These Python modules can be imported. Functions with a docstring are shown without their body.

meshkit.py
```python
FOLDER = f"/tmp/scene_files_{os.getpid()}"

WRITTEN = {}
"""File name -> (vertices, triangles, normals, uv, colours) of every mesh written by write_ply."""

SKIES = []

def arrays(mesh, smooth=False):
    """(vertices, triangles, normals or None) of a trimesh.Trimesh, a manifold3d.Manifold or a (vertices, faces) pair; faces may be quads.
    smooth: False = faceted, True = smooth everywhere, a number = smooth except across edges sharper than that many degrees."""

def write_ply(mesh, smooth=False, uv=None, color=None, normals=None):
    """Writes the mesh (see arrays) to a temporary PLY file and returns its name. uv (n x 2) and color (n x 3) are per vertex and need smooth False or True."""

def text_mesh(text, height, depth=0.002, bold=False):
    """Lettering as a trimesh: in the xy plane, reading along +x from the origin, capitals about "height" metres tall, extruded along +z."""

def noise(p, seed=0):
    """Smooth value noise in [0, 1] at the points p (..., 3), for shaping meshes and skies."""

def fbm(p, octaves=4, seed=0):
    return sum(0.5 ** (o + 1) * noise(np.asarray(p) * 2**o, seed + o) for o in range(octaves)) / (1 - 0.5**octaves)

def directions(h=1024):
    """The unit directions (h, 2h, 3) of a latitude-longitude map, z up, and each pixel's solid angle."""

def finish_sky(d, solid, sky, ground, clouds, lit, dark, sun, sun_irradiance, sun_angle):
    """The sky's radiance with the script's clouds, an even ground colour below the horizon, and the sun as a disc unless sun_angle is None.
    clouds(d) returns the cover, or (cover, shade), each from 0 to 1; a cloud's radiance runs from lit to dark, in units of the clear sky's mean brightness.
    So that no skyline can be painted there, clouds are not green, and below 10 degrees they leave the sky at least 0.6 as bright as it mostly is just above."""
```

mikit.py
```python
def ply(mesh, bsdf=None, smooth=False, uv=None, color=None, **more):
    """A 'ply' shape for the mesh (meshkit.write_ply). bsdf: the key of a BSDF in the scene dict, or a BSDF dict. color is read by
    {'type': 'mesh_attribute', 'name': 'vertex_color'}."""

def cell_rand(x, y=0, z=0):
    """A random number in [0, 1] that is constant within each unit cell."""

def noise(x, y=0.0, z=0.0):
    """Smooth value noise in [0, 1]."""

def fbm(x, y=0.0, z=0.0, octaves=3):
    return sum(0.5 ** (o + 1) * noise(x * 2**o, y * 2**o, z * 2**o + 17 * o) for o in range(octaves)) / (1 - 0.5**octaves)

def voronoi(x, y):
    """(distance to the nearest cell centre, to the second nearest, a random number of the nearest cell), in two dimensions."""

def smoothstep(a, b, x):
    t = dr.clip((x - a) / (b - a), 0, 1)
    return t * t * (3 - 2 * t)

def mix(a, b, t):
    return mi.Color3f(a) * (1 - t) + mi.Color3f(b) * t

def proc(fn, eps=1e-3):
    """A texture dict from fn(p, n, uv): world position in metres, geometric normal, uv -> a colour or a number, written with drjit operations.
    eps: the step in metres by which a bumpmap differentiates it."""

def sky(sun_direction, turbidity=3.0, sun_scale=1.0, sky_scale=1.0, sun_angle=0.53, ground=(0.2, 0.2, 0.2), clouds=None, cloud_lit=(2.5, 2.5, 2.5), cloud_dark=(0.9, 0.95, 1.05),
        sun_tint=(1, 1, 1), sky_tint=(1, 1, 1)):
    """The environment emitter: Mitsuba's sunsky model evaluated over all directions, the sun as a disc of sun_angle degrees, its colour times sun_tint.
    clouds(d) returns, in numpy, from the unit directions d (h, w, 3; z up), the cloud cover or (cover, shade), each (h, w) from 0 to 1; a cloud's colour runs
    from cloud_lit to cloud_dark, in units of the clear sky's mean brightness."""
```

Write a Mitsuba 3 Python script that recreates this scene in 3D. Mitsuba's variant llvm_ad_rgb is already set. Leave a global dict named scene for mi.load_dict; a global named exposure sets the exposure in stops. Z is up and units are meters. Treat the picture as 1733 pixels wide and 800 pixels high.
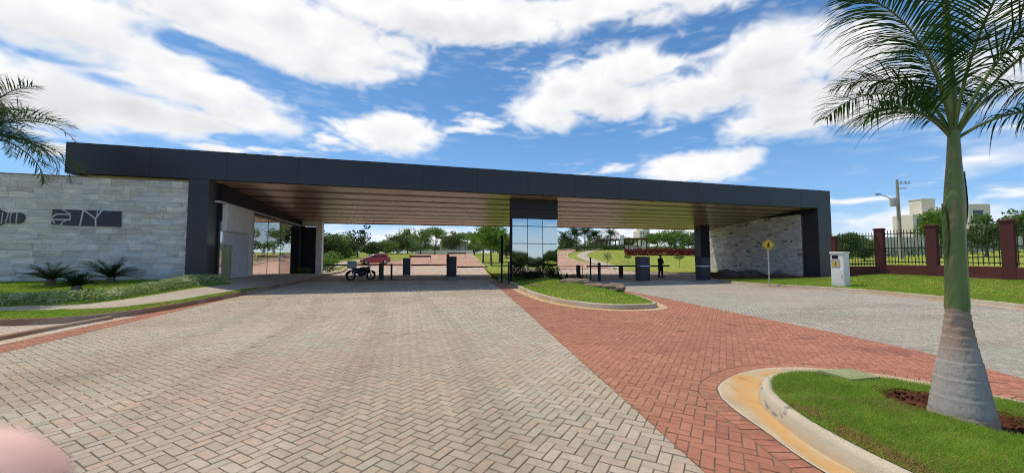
import math, random
import numpy as np
import trimesh
import shapely
from shapely.geometry import Polygon, LineString, Point, MultiPolygon, box as sbox
from shapely.ops import unary_union
import manifold3d as m3
import mitsuba as mi
import drjit as dr
import mikit, meshkit
from mikit import proc, noise, fbm, smoothstep, mix, cell_rand

T = mi.ScalarTransform4f
scene, labels = {}, {}
RNG = np.random.default_rng(7)
random.seed(7)

# ------------------------------------------------------------------ camera, sky, exposure
EYE = 1.6
yaw, pitch = math.radians(15.8), math.radians(3.04)
FWD = np.array([math.sin(yaw) * math.cos(pitch), math.cos(yaw) * math.cos(pitch), math.sin(pitch)])
scene['camera'] = {
    'type': 'thinlens', 'fov': 107.1, 'fov_axis': 'x', 'aperture_radius': 0.00058, 'focus_distance': 9.0,
    'near_clip': 0.004, 'far_clip': 3000.0,
    'to_world': T().look_at(origin=[0, 0, EYE], target=[float(FWD[0]), float(FWD[1]), float(EYE + FWD[2])], up=[0, 0, 1])}
exposure = 1.5
SUN = (-0.30, 0.29, 1.0)

# clouds: azimuth from +y towards +x and elevation of each mass, half sizes (degrees), strength, shade
CLOUDS = [(-3.2, 17.6, 7.9, 3.5, 1.0, .1), (-10.1, 15.3, 3.7, 1.2, .6, 0), (0.1, 18.5, 4.6, 3.0, .8, 0), (-28.7, 15.2, 10.9, 2.6, 1.0, .55),
 (-35.3, 15.1, 7.3, 3.5, 1.1, .6), (-19.6, 16.9, 6.7, 2.2, .9, .4), (-24.8, 19.0, 10.1, 2.8, 1.0, .25), (-16.4, 16.4, 4.6, 1.6, .6, .2),
 (-33.3, 22.5, 13.7, 3.9, 1.05, .1), (-16.1, 27.4, 20.0, 5.0, 1.3, 0), (-7.3, 24.8, 10.8, 2.0, .9, 0), (0, 26.5, 5.9, 1.9, .55, 0),
 (6.0, 32.7, 25.3, 3.5, 1.2, .15), (28.0, 33.5, 22.0, 2.3, .9, .4), (44.1, 31.4, 14.3, 1.5, .6, .3), (21.1, 21.5, 6.3, 3.4, .95, .05),
 (26.1, 24.0, 8.8, 4.2, 1.05, .15), (33.9, 26.2, 9.9, 3.3, .95, .2), (31.3, 21.7, 7.6, 2.9, .9, .2), (42.4, 21.3, 8.8, 3.5, 1.0, .35),
 (50.0, 23.2, 9.5, 4.7, 1.1, .4), (53.4, 17.8, 8.6, 4.0, 1.0, .45), (57.9, 22.2, 6.1, 3.6, 1.0, .4), (47.8, 16.4, 5.9, 1.9, .8, .1),
 (60.2, 17.3, 4.2, 4.8, .8, .3), (42.9, 12.1, 9.0, 2.2, 1.05, .2), (47.7, 12.4, 3.9, 1.6, .8, .1), (30.3, 12.6, 4.2, .8, .55, 0),
 (11.6, 19.9, 4.3, 1.3, .5, 0), (8.9, 18.5, 3.6, .6, .5, 0), (38.1, 17.3, 3.1, .7, .55, 0), (15.2, 26.7, 5.0, .8, .35, 0),
 (-22.7, 12.8, 4.2, .6, .85, 0), (-35.0, 10.3, 1.3, .9, .8, 0), (-36.2, 11.7, 2.4, .5, .5, 0), (-17.6, 13.5, 4.4, .6, .5, 0),
 (59.3, 6.3, 4.3, .4, .5, 0), (63.2, 3.6, 7.9, 2.1, .5, .1), (67.3, 9.2, 4.6, 1.7, .45, .1), (68.8, 12.1, 3.0, 1.1, .35, .1),
 (68.5, 6.2, 3.0, 1.1, .35, .1), (68.3, 17.0, 4.1, 3.1, .6, .3), (69.2, 21.7, 3.3, 1.9, .5, .2), (1.2, 2.9, 16.4, 1.7, .5, .1), (35.9, 2.9, 15.6, 1.8, .5, .1),
 (-60, 20, 16, 6, 1.0, .4), (100, 14, 18, 5, 1.0, .3), (95, 38, 16, 6, 1.0, .3), (20, 48, 40, 8, 1.0, .2), (-50, 45, 20, 8, 1.0, .3), (-100, 22, 22, 7, 1.0, .3),
 (150, 16, 20, 5, 1.0, .2), (-150, 18, 18, 4, 1.0, .2), (180, 40, 30, 8, 1.0, .2), (-110, 50, 20, 8, 1.0, .2), (120, 62, 30, 8, 1.0, .3)]

# gaps of blue between the masses
HOLES = [(-24.6, 23.2, 8.0, 1.3, .9), (-18.5, 21.8, 5.0, 1.2, .8), (9.0, 25.5, 6.2, 3.6, 1.0), (2.0, 22.5, 7.0, 2.4, .8), (-8.5, 20.2, 5.0, 1.6, .7), (41.5, 27.3, 4.5, 1.3, .9), (40.0, 16.2, 7.0, 1.6, .8), (25.0, 15.5, 10.0, 2.0, .9), (52.5, 10.5, 5.0, 3.0, .9), (10.5, 15.5, 5.0, 2.5, .8), (61.0, 11.0, 5.0, 3.0, .7), (-20.0, 14.2, 4.0, .7, .7)]

def ss(a, b, x):
    t = np.clip((np.asarray(x, float) - a) / (b - a), 0, 1)
    return t * t * (3 - 2 * t)

def clouds(d):
    d = np.asarray(d, float)
    az = np.degrees(np.arctan2(d[..., 0], d[..., 1]))
    el = np.degrees(np.arcsin(np.clip(d[..., 2], -1, 1)))
    # billow noise in the layer's own plane (stretched towards the horizon, as a layer is)
    p = np.stack([az / 5.0, el / 2.6, 0 * az], -1)
    warp = np.stack([meshkit.fbm(p * .9 + 3, 3, 41), meshkit.fbm(p * .9 + 11, 3, 43), 0 * az], -1) - .5
    q = p + warp * 1.1
    big = meshkit.fbm(q, 3, 3)
    fine = meshkit.fbm(q * 2.6 + 7, 5, 11)
    wisp = meshkit.fbm(np.stack([az / 2.6 + el * .25, el / .55, 0 * az + 5], -1), 4, 23)
    f = np.full(az.shape, -9.0)
    sh = np.zeros(az.shape)
    low = np.zeros(az.shape)
    for a, e, rx, ry, k, s in CLOUDS:
        da = (az - a + 180) % 360 - 180
        r = np.sqrt((da / rx) ** 2 + ((el - e) / ry) ** 2)
        v = k * (1.15 - r)
        if ry < 1.4:
            v = v + (wisp - .52) * .9
        w = np.clip(v + .35, 0, None) ** 2
        sh += w * s
        low += w
        f = np.maximum(f, v)
    sh = sh / np.maximum(low, 1e-6)
    for a, e, rx, ry, k in HOLES:
        da = (az - a + 180) % 360 - 180
        f = f - k * np.clip(1.2 - np.sqrt((da / rx) ** 2 + ((el - e) / ry) ** 2), 0, 1)
    dens = f * 1.15 - .03 + (big - .5) * .8 + (fine - .5) * .95
    cover = ss(-.10, .70, dens) ** 1.15
    rows = 26
    cum = np.cumsum(np.clip(dens, 0, 1), 0)
    above = (cum - np.concatenate([np.zeros((rows, dens.shape[1])), cum[:-rows]])) / rows
    thin = ss(.5, .8, wisp) * .22 * ss(-1.2, .2, f)
    cover = np.clip(np.maximum(cover, thin), 0, 1)
    haze = .5 * (1 - ss(0, 7, el)) + .05 * (1 - ss(5, 20, el))
    cover = np.clip(cover + (1 - cover) * haze, 0, 1)
    shade = np.clip(sh * .7 * ss(.35, 1.0, dens) + .45 * ss(.3, .95, above) * ss(.15, .6, dens) + (meshkit.fbm(p * 1.3 + 31, 4, 5) - .5) * .9 * ss(.2, .7, dens), 0, 1)
    return cover, shade

scene['sky'] = mikit.sky(SUN, turbidity=2.6, sun_scale=.82, clouds=clouds, cloud_lit=(3.0, 3.0, 3.0), cloud_dark=(2.05, 2.1, 2.18), sky_tint=(.92, 1.28, 1.50), ground=(.16, .16, .13))

# ------------------------------------------------------------------ materials
def rgb(*c):
    return {'type': 'rgb', 'value': list(c)}

def two(b):
    return {'type': 'twosided', 'b': b}

def diffuse(fn, bump=None, scale=1.0, eps=1e-3):
    b = {'type': 'diffuse', 'reflectance': proc(fn) if callable(fn) else rgb(*fn)}
    if bump:
        b = {'type': 'bumpmap', 'tex': proc(bump, eps), 'scale': scale, 'b': b}
    return two(b)

def gloss(col, rough=.4, spec=.5, **kw):
    return two({'type': 'principled', 'base_color': proc(col) if callable(col) else rgb(*col), 'roughness': rough, 'specular': spec, **kw})

S2 = 1 / math.sqrt(2)
PW = 0.1     # half-length module of the pavers (0.2 x 0.1 m with joint)

def paver_cell(p):
    """Herringbone at 45 degrees: (random number of the brick, distance in metres to its edge)."""
    a, b = (p.x + p.y) * (S2 / PW), (p.y - p.x) * (S2 / PW)
    i, j = dr.floor(a), dr.floor(b)
    k = i - j
    k = k - 4 * dr.floor(k / 4)
    hor = k < 1.5
    bi = dr.select((k > .5) & (k < 1.5), i - 1, i)
    bj = dr.select((k > 1.5) & (k < 2.5), j - 1, j)
    u, v = a - bi, b - bj
    w, h = dr.select(hor, 2.0, 1.0), dr.select(hor, 1.0, 2.0)
    e = dr.minimum(dr.minimum(u, w - u), dr.minimum(v, h - v)) * PW
    return cell_rand(bi, bj, dr.select(hor, 1.0, 2.0)), cell_rand(bi + 31, bj - 17, dr.select(hor, 5.0, 6.0)), e

def paver_colour(tones, joint=None, patch=.30, warm=(.36, .25, .17), spread=.17):
    t0, t1, t2 = [mi.Color3f(*t) for t in tones]
    def fn(p, n, uv):
        r, q, e = paver_cell(p)
        c = mix(mix(t0, t1, smoothstep(.15, .85, r)), t2, smoothstep(.78, .95, q))
        big = fbm(p.x * .35, p.y * .35, 0, 3)
        c = mix(c, mi.Color3f(*warm), smoothstep(.52, .75, big) * patch + smoothstep(.8, 1.0, fbm(p.x * 2.1 + 9, p.y * 2.1, 0, 2) + .18 * q) * .25)
        c = mix(c, mi.Color3f(c.x * .945, c.y * 1.0, c.z * .97), smoothstep(.45, .7, fbm(p.x * .5 + 21, p.y * .5 + 4, 0, 3)))
        c = c * mix(mi.Color3f(1, 1, 1), mi.Color3f(.80, .78, .76), smoothstep(.60, .80, fbm(p.x * .22 + 40, p.y * .9, 0, 4)) * .8)
        # worn wheel paths and a few oil drips
        wx = p.x + .25 * (fbm(p.y * .12, 3, 0, 2) - .5) * 4
        tr = smoothstep(.34, .10, dr.abs(wx + 4.4)) + smoothstep(.34, .10, dr.abs(wx + 2.8)) + smoothstep(.34, .10, dr.abs(wx + .9)) + smoothstep(.34, .10, dr.abs(wx - .7))
        c = c * (1 - .10 * dr.clip(tr, 0, 1) * (.4 + fbm(p.x * 1.3, p.y * .25, 4, 3)))
        oil = smoothstep(.74, .84, fbm(p.x * 3.1 + 17, p.y * 2.3 + 5, 0, 3)) * smoothstep(.5, .7, fbm(p.x * .3 + 2, p.y * .3, 9, 2))
        c = c * (1 - .38 * oil)
        c = c * (1 - spread / 2 + spread * q) * (.88 + .24 * fbm(p.x * 28, p.y * 28, p.z * 28, 3)) * (.9 + .2 * fbm(p.x * .9 + 3, p.y * .9, 0, 2))
        if joint is not None:
            c = mix(mi.Color3f(*joint), c, smoothstep(.0025, .007, e))
        return c
    return fn

def grain_bump(p, n, uv):
    return fbm(p.x * 160, p.y * 160, p.z * 160, 2)

SAND = (.165, .14, .105)
BEIGE = [(.355, .308, .238), (.39, .345, .272), (.365, .285, .215)]
RED = [(.315, .132, .082), (.355, .157, .10), (.265, .11, .072)]
GREY = [(.282, .266, .225), (.318, .30, .256), (.275, .25, .21)]
def stone_paver(fn):
    return two({'type': 'bumpmap', 'tex': proc(grain_bump, 3e-3), 'scale': .0012, 'b': {'type': 'principled', 'base_color': proc(fn), 'roughness': .65, 'specular': .32}})
scene['m_paver_beige'] = stone_paver(paver_colour(BEIGE))
scene['m_paver_red'] = stone_paver(paver_colour(RED, patch=.12, warm=(.42, .2, .13)))
scene['m_paver_grey'] = stone_paver(paver_colour(GREY, patch=.15, spread=.12))
scene['m_far_beige'] = gloss(paver_colour(BEIGE, SAND), .62, .45)
scene['m_far_red'] = gloss(paver_colour(RED, (.15, .085, .065), patch=.12, warm=(.42, .2, .13)), .62, .45)
scene['m_far_grey'] = gloss(paver_colour(GREY, (.20, .19, .165), patch=.15, spread=.12), .62, .45)
scene['m_far_inner'] = diffuse(paver_colour([(.47, .30, .235), (.51, .345, .275), (.44, .265, .205)], (.2, .12, .09), patch=.3, warm=(.46, .36, .28)))
scene['m_far_inner_pale'] = diffuse(paver_colour([(.47, .39, .335), (.52, .44, .38), (.47, .36, .30)], (.24, .2, .16), patch=.3, warm=(.5, .36, .28)))
scene['m_sand'] = diffuse(lambda p, n, uv: mi.Color3f(*SAND) * (.6 + .8 * fbm(p.x * 40, p.y * 40, 0, 3)))

def concrete_fn(base, stain=None, amount=0.0):
    def fn(p, n, uv):
        c = mi.Color3f(*base) * (.78 + .3 * fbm(p.x * 3, p.y * 3, p.z * 3, 4)) * (.9 + .2 * fbm(p.x * 60, p.y * 60, p.z * 60, 2))
        if stain is not None:
            s = smoothstep(.38, .62, fbm(p.x * 1.6 + 4, p.y * 1.1, p.z * 2, 4)) * amount
            c = mix(c, mi.Color3f(*stain), s)
        return c
    return fn

scene['m_kerb'] = diffuse(concrete_fn((.50, .46, .38), (.44, .31, .19), .5), lambda p, n, uv: fbm(p.x * 90, p.y * 90, p.z * 90, 3), .003, 3e-3)
scene['m_kerb_brown'] = diffuse(concrete_fn((.38, .29, .22), (.27, .15, .09), .8))
scene['m_path'] = diffuse(concrete_fn((.46, .42, .35), (.4, .33, .24), .4))
scene['m_plinth'] = diffuse(concrete_fn((.36, .36, .35), (.28, .24, .2), .3))

def gutter_fn(p, n, uv):
    # iron-stained wash in the bottom of the gutter: uv.y runs from the paving (0) to the kerb (1)
    c = mi.Color3f(.50, .42, .29) * (.8 + .3 * fbm(p.x * 4, p.y * 4, 0, 4)) * (.92 + .16 * fbm(p.x * 70, p.y * 70, 0, 2))
    wob = (fbm(p.x * 2.4, p.y * 2.4, 3, 3) - .5) * .9
    s = smoothstep(.15, .55, uv.y + wob) * smoothstep(1.25, .75, uv.y + wob * .6) * (.25 + 1.1 * smoothstep(.28, .68, fbm(p.x * 2.6, p.y * 1.9, 8, 4)))
    c = mix(c, mi.Color3f(.53, .33, .14), dr.clip(s * 1.15, 0, .9))
    streak = smoothstep(.62, .8, fbm(p.x * 9, p.y * 3.2, 1, 3))
    c = mix(c, mi.Color3f(.40, .22, .09), streak * s * .5)
    rim = smoothstep(.10, .02, uv.y + wob * .1)
    return mix(c, mi.Color3f(.55, .47, .37), rim * .7)
scene['m_gutter'] = diffuse(gutter_fn)
scene['m_gutter_pale'] = diffuse(concrete_fn((.50, .43, .34), (.44, .28, .16), .55))

def kerb_near_fn(p, n, uv):
    c = mi.Color3f(.50, .46, .355) * (.8 + .3 * fbm(p.x * 4, p.y * 4, p.z * 4, 4)) * (.9 + .2 * fbm(p.x * 60, p.y * 60, p.z * 60, 2))
    low = smoothstep(.09, .0, p.z + (fbm(p.x * 5, p.y * 5, 2, 3) - .5) * .12)
    c = mix(c, mi.Color3f(.5, .34, .17), low * .55)
    scr = smoothstep(.62, .72, fbm(p.x * 7 + 3, p.y * 7, p.z * 26, 3)) * smoothstep(.58, .66, fbm(p.x * 1.7, p.y * 1.7 + 6, 0, 2))
    return mix(c, mi.Color3f(.17, .18, .18), scr * .9)
scene['m_kerb_near'] = diffuse(kerb_near_fn, lambda p, n, uv: fbm(p.x * 110, p.y * 110, p.z * 110, 3), .0025, 2e-3)

def lawn_fn(p, n, uv):
    g = mix(mi.Color3f(.25, .33, .055), mi.Color3f(.37, .42, .11), fbm(p.x * .8, p.y * .8, 0, 4))
    g = g * (.55 + .9 * fbm(p.x * 26, p.y * 26, 0, 3)) * (.75 + .5 * fbm(p.x * 5, p.y * 5, 7, 3))
    return mix(g, mi.Color3f(.30, .26, .10), smoothstep(.58, .78, fbm(p.x * .45 + 8, p.y * .45, 0, 4)) * .55)
scene['m_lawn'] = diffuse(lawn_fn, lambda p, n, uv: fbm(p.x * 30, p.y * 30, 0, 3), .06, 5e-3)

def turf_fn(p, n, uv):   # thatch under the blades
    g = mix(mi.Color3f(.10, .15, .03), mi.Color3f(.17, .15, .05), fbm(p.x * 3, p.y * 3, 0, 4))
    return g * (.6 + .8 * fbm(p.x * 60, p.y * 60, 0, 2))
scene['m_turf'] = diffuse(turf_fn)

def blade_fn(p, n, uv):
    g = mix(mi.Color3f(.20, .40, .04), mi.Color3f(.34, .48, .08), fbm(p.x * 2.2, p.y * 2.2, 0, 4))
    g = mix(g, mi.Color3f(.42, .38, .13), smoothstep(.80, .98, cell_rand(p.x * 55, p.y * 55)) * .8)
    g = g * (.72 + .56 * fbm(p.x * 5 + 2, p.y * 5, 0, 3))
    dry = smoothstep(.54, .72, fbm(p.x * 1.3 + 3.3, p.y * 1.3 + 1.7, 0, 4))
    return mix(g, mi.Color3f(.36, .30, .12), dry * .5)

def leafy(fn, trans=.7, rough=.55, spec=.3):
    return {'type': 'principledthin', 'base_color': proc(fn) if callable(fn) else rgb(*fn), 'roughness': rough, 'diff_trans': trans, 'eta': 1.4, 'spec_trans': 0.0}
scene['m_blade'] = leafy(blade_fn, 1.0)
scene['m_blade_dry'] = leafy(lambda p, n, uv: mix(mi.Color3f(.42, .29, .12), mi.Color3f(.26, .22, .07), fbm(p.x * 6, p.y * 6, 0, 3)), .5)

def leaf_tone(a, b, c=None, f=2.0):
    def fn(p, n, uv):
        r = cell_rand(p.x * 3.1 + 50, p.y * 3.1 + 50, p.z * 3.1)
        g = mix(mi.Color3f(*a), mi.Color3f(*b), dr.clip(.55 * fbm(p.x * f, p.y * f, p.z * f, 3) + .55 * r - .05, 0, 1))
        if c is not None:
            g = mix(g, mi.Color3f(*c), smoothstep(.86, .97, r) * .7)
        return g
    return fn
scene['m_leaf_dark'] = leafy(leaf_tone((.062, .108, .044), (.155, .225, .085), (.18, .19, .09)), 1.0)
scene['m_leaf_mid'] = leafy(leaf_tone((.10, .175, .055), (.22, .33, .10), (.26, .29, .12)), 1.1)
scene['m_leaf_bright'] = leafy(leaf_tone((.09, .19, .035), (.21, .35, .065), (.28, .34, .09)), 1.1)
scene['m_leaf_sparse'] = leafy(leaf_tone((.02, .035, .018), (.05, .07, .03)), .5)
scene['m_leaf_palm'] = leafy(leaf_tone((.032, .075, .028), (.075, .145, .045), (.12, .15, .06), 1.2), .6, .4)
scene['m_leaf_near_palm'] = leafy(leaf_tone((.016, .046, .014), (.042, .10, .024), (.09, .12, .04), 3.0), .6, .45)
scene['m_leaf_cycad'] = leafy(leaf_tone((.010, .026, .010), (.024, .05, .016), None, 4.0), .3, .4)
scene['m_leaf_hedge'] = leafy(leaf_tone((.25, .36, .14), (.50, .60, .32), (.74, .76, .58), 5.0), 1.0)
scene['m_leaf_maroon'] = leafy(leaf_tone((.09, .014, .02), (.22, .035, .045), (.14, .09, .04), 2.0), .7)
scene['m_leaf_spiky'] = leafy(leaf_tone((.015, .035, .014), (.045, .075, .03), (.11, .12, .07), 6.0), .4, .4)
scene['m_trunk'] = diffuse(lambda p, n, uv: mix(mi.Color3f(.10, .075, .055), mi.Color3f(.22, .19, .15), fbm(p.x * 9, p.y * 9, p.z * 2.2, 4)))
scene['m_trunk_pale'] = diffuse(lambda p, n, uv: mix(mi.Color3f(.20, .18, .14), mi.Color3f(.36, .33, .28), fbm(p.x * 9, p.y * 9, p.z * 3, 4)))

def palm_trunk_fn(p, n, uv):
    c = mix(mi.Color3f(.30, .29, .275), mi.Color3f(.41, .395, .37), fbm(p.x * 7, p.y * 7, p.z * 5, 4))
    for rz in (.20, .36, .52, .665, .79, .89, .965, 1.03, 1.085):
        d_ = dr.abs(p.z - rz + (fbm(p.x * 9, p.y * 9, rz * 7, 2) - .5) * .02)
        c = mix(c, mi.Color3f(.15, .125, .10), smoothstep(.009, .001, d_) * (.22 + .4 * smoothstep(.6, .9, p.z)))
    up = smoothstep(.62, .95, p.z + (fbm(p.x * 8, p.y * 8, 0, 2) - .5) * .2)
    c = mix(c, mi.Color3f(.30, .22, .165), up * .75)
    c = mix(c, mi.Color3f(.30, .14, .075), smoothstep(.26, .10, p.z + (fbm(p.x * 11, p.y * 11, p.z * 11, 3) - .5) * .2) * .65)
    lich = smoothstep(.62, .75, fbm(p.x * 19, p.y * 19, p.z * 12, 3))
    c = mix(c, mi.Color3f(.42, .42, .40), lich * .15)
    return c * (.86 + .28 * fbm(p.x * 80, p.y * 80, p.z * 25, 3))
scene['m_palm_trunk'] = diffuse(palm_trunk_fn, lambda p, n, uv: fbm(p.x * 60, p.y * 60, p.z * 18, 3) + .4 * fbm(p.x * 14, p.y * 14, p.z * 40, 2), .006, 2e-3)

def crownshaft_fn(p, n, uv):
    c = mix(mi.Color3f(.08, .145, .033), mi.Color3f(.135, .205, .055), fbm(p.x * 12, p.y * 12, p.z * 1.6, 4))
    c = mix(c, mi.Color3f(.055, .11, .03), smoothstep(.52, .74, fbm(p.x * 22 + 4, p.y * 22, p.z * .9, 3)) * .7)
    c = mix(c, mi.Color3f(.25, .16, .09), smoothstep(.56, .70, fbm(p.x * 26, p.y * 26, p.z * 2.0 + 9, 4)) * .75)
    return c
scene['m_crownshaft'] = gloss(crownshaft_fn, .42, .45)
scene['m_rachis'] = gloss(lambda p, n, uv: mix(mi.Color3f(.045, .085, .02), mi.Color3f(.10, .15, .035), fbm(p.x * 9, p.y * 9, p.z * 4, 3)), .5, .4)
scene['m_soil'] = diffuse(lambda p, n, uv: mix(mi.Color3f(.045, .02, .013), mi.Color3f(.15, .065, .042), fbm(p.x * 16, p.y * 16, p.z * 16, 4)) * (.7 + .6 * fbm(p.x * 70, p.y * 70, 0, 2)))

def acm_fn(p, n, uv):
    return mi.Color3f(.026, .029, .043) * (.85 + .3 * fbm(p.x * .7, p.y * .7, p.z * 1.3, 3))
scene['m_acm'] = gloss(acm_fn, .34, .42)
scene['m_acm_matt'] = gloss((.016, .017, .023), .65, .12)
scene['m_black'] = gloss((.012, .012, .014), .45, .4)
scene['m_navy'] = gloss(lambda p, n, uv: mi.Color3f(.026, .030, .052) * (.8 + .4 * fbm(p.x * 3, p.y * 3, p.z * 3, 3)), .38, .45)
scene['m_stripe'] = gloss((.76, .76, .74), .4, .4)
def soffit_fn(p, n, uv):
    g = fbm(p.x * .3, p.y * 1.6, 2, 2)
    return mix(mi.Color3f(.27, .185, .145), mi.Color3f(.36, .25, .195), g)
def slat_groove_shade(p, n, uv):  # shade of the grooves between slats, painted as dark lines on flat panels
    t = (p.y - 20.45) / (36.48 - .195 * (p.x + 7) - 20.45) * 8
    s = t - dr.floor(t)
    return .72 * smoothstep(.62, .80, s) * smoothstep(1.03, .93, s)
scene['m_soffit'] = two({'type': 'blendbsdf', 'weight': proc(slat_groove_shade), 'a': {'type': 'principled', 'base_color': proc(soffit_fn), 'roughness': .30, 'specular': .5}, 'b': {'type': 'diffuse', 'reflectance': rgb(.06, .04, .032)}})
scene['m_soffit_gap'] = gloss((.02, .015, .012), .5, .3)
scene['m_trim'] = gloss((.30, .24, .20), .45, .4)
scene['m_render_grey'] = diffuse(concrete_fn((.60, .61, .65)))
scene['m_render_pale'] = diffuse(concrete_fn((.72, .70, .69)))
scene['m_mirror'] = two({'type': 'principled', 'base_color': rgb(.60, .64, .65), 'metallic': 1.0, 'roughness': .03})
scene['m_mirror_dark'] = two({'type': 'principled', 'base_color': rgb(.42, .43, .45), 'metallic': 1.0, 'roughness': .03})
scene['m_clear'] = {'type': 'thindielectric', 'int_ior': 1.5}
scene['m_backing'] = diffuse((.16, .15, .14))

def stone_vc(bump):
    return two({'type': 'bumpmap', 'tex': proc(bump, 4e-3), 'scale': .012, 'b': {'type': 'diffuse', 'reflectance': {'type': 'mesh_attribute', 'name': 'vertex_color'}}})
scene['m_stone_vc'] = stone_vc(lambda p, n, uv: fbm(p.x * 14, p.y * 14, p.z * 20, 3))
STONES = [(.68, .69, .69), (.61, .625, .635), (.63, .64, .61), (.74, .74, .725), (.57, .56, .535), (.62, .655, .69)]
def stone_fn(c):
    def fn(p, n, uv):
        v = fbm(p.x * 6, p.y * 6, p.z * 13, 4)
        rnd = cell_rand(p.x * 1.9 + 100, 0, dr.floor(p.z * 5.2))
        return mi.Color3f(*c) * (.66 + .5 * v) * (.88 + .24 * rnd) * mix(mi.Color3f(1, 1, 1), mi.Color3f(.97, .94, .88), smoothstep(.55, .8, fbm(p.x * 2.3, 1, p.z * 4, 3)) * .8)
    return fn
for _i, _c in enumerate(STONES):
    scene[f'm_stone{_i}'] = diffuse(stone_fn(_c), lambda p, n, uv: fbm(p.x * 14, p.y * 14, p.z * 22, 3), .010, 4e-3)
scene['m_rock'] = diffuse(lambda p, n, uv: mix(mi.Color3f(.12, .09, .065), mi.Color3f(.34, .27, .20), fbm(p.x * 3.2, p.y * 3.2, p.z * 9, 5)), lambda p, n, uv: fbm(p.x * 12, p.y * 12, p.z * 22, 4), .03, 5e-3)
scene['m_rock_dark'] = diffuse(lambda p, n, uv: mix(mi.Color3f(.05, .042, .04), mi.Color3f(.13, .115, .105), fbm(p.x * 3, p.y * 3, p.z * 6, 4)))
scene['m_maroon'] = diffuse(lambda p, n, uv: mi.Color3f(.115, .046, .047) * (.8 + .4 * fbm(p.x * 2, p.y * 2, p.z * 2, 4)), lambda p, n, uv: fbm(p.x * 40, p.y * 40, p.z * 40, 2), .003, 4e-3)
scene['m_fence'] = gloss((.018, .032, .022), .5, .4)
scene['m_white_box'] = gloss(lambda p, n, uv: mi.Color3f(.72, .73, .75) * (.9 + .15 * fbm(p.x * 5, p.y * 5, p.z * 5, 3)), .42, .4)
scene['m_yellow'] = gloss((.62, .42, .015), .45, .4)
scene['m_grey_metal'] = gloss((.33, .34, .36), .4, .5, metallic=.6)
scene['m_galv_pale'] = gloss((.52, .54, .56), .45, .5)
scene['m_galv'] = gloss((.38, .37, .36), .5, .5)
scene['m_slab'] = diffuse(concrete_fn((.29, .33, .19), (.22, .28, .11), .6))
scene['m_house'] = diffuse(lambda p, n, uv: mi.Color3f(.72, .67, .57) * (.92 + .16 * fbm(p.x * .6, p.y * .6, p.z * .6, 3)))
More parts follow.
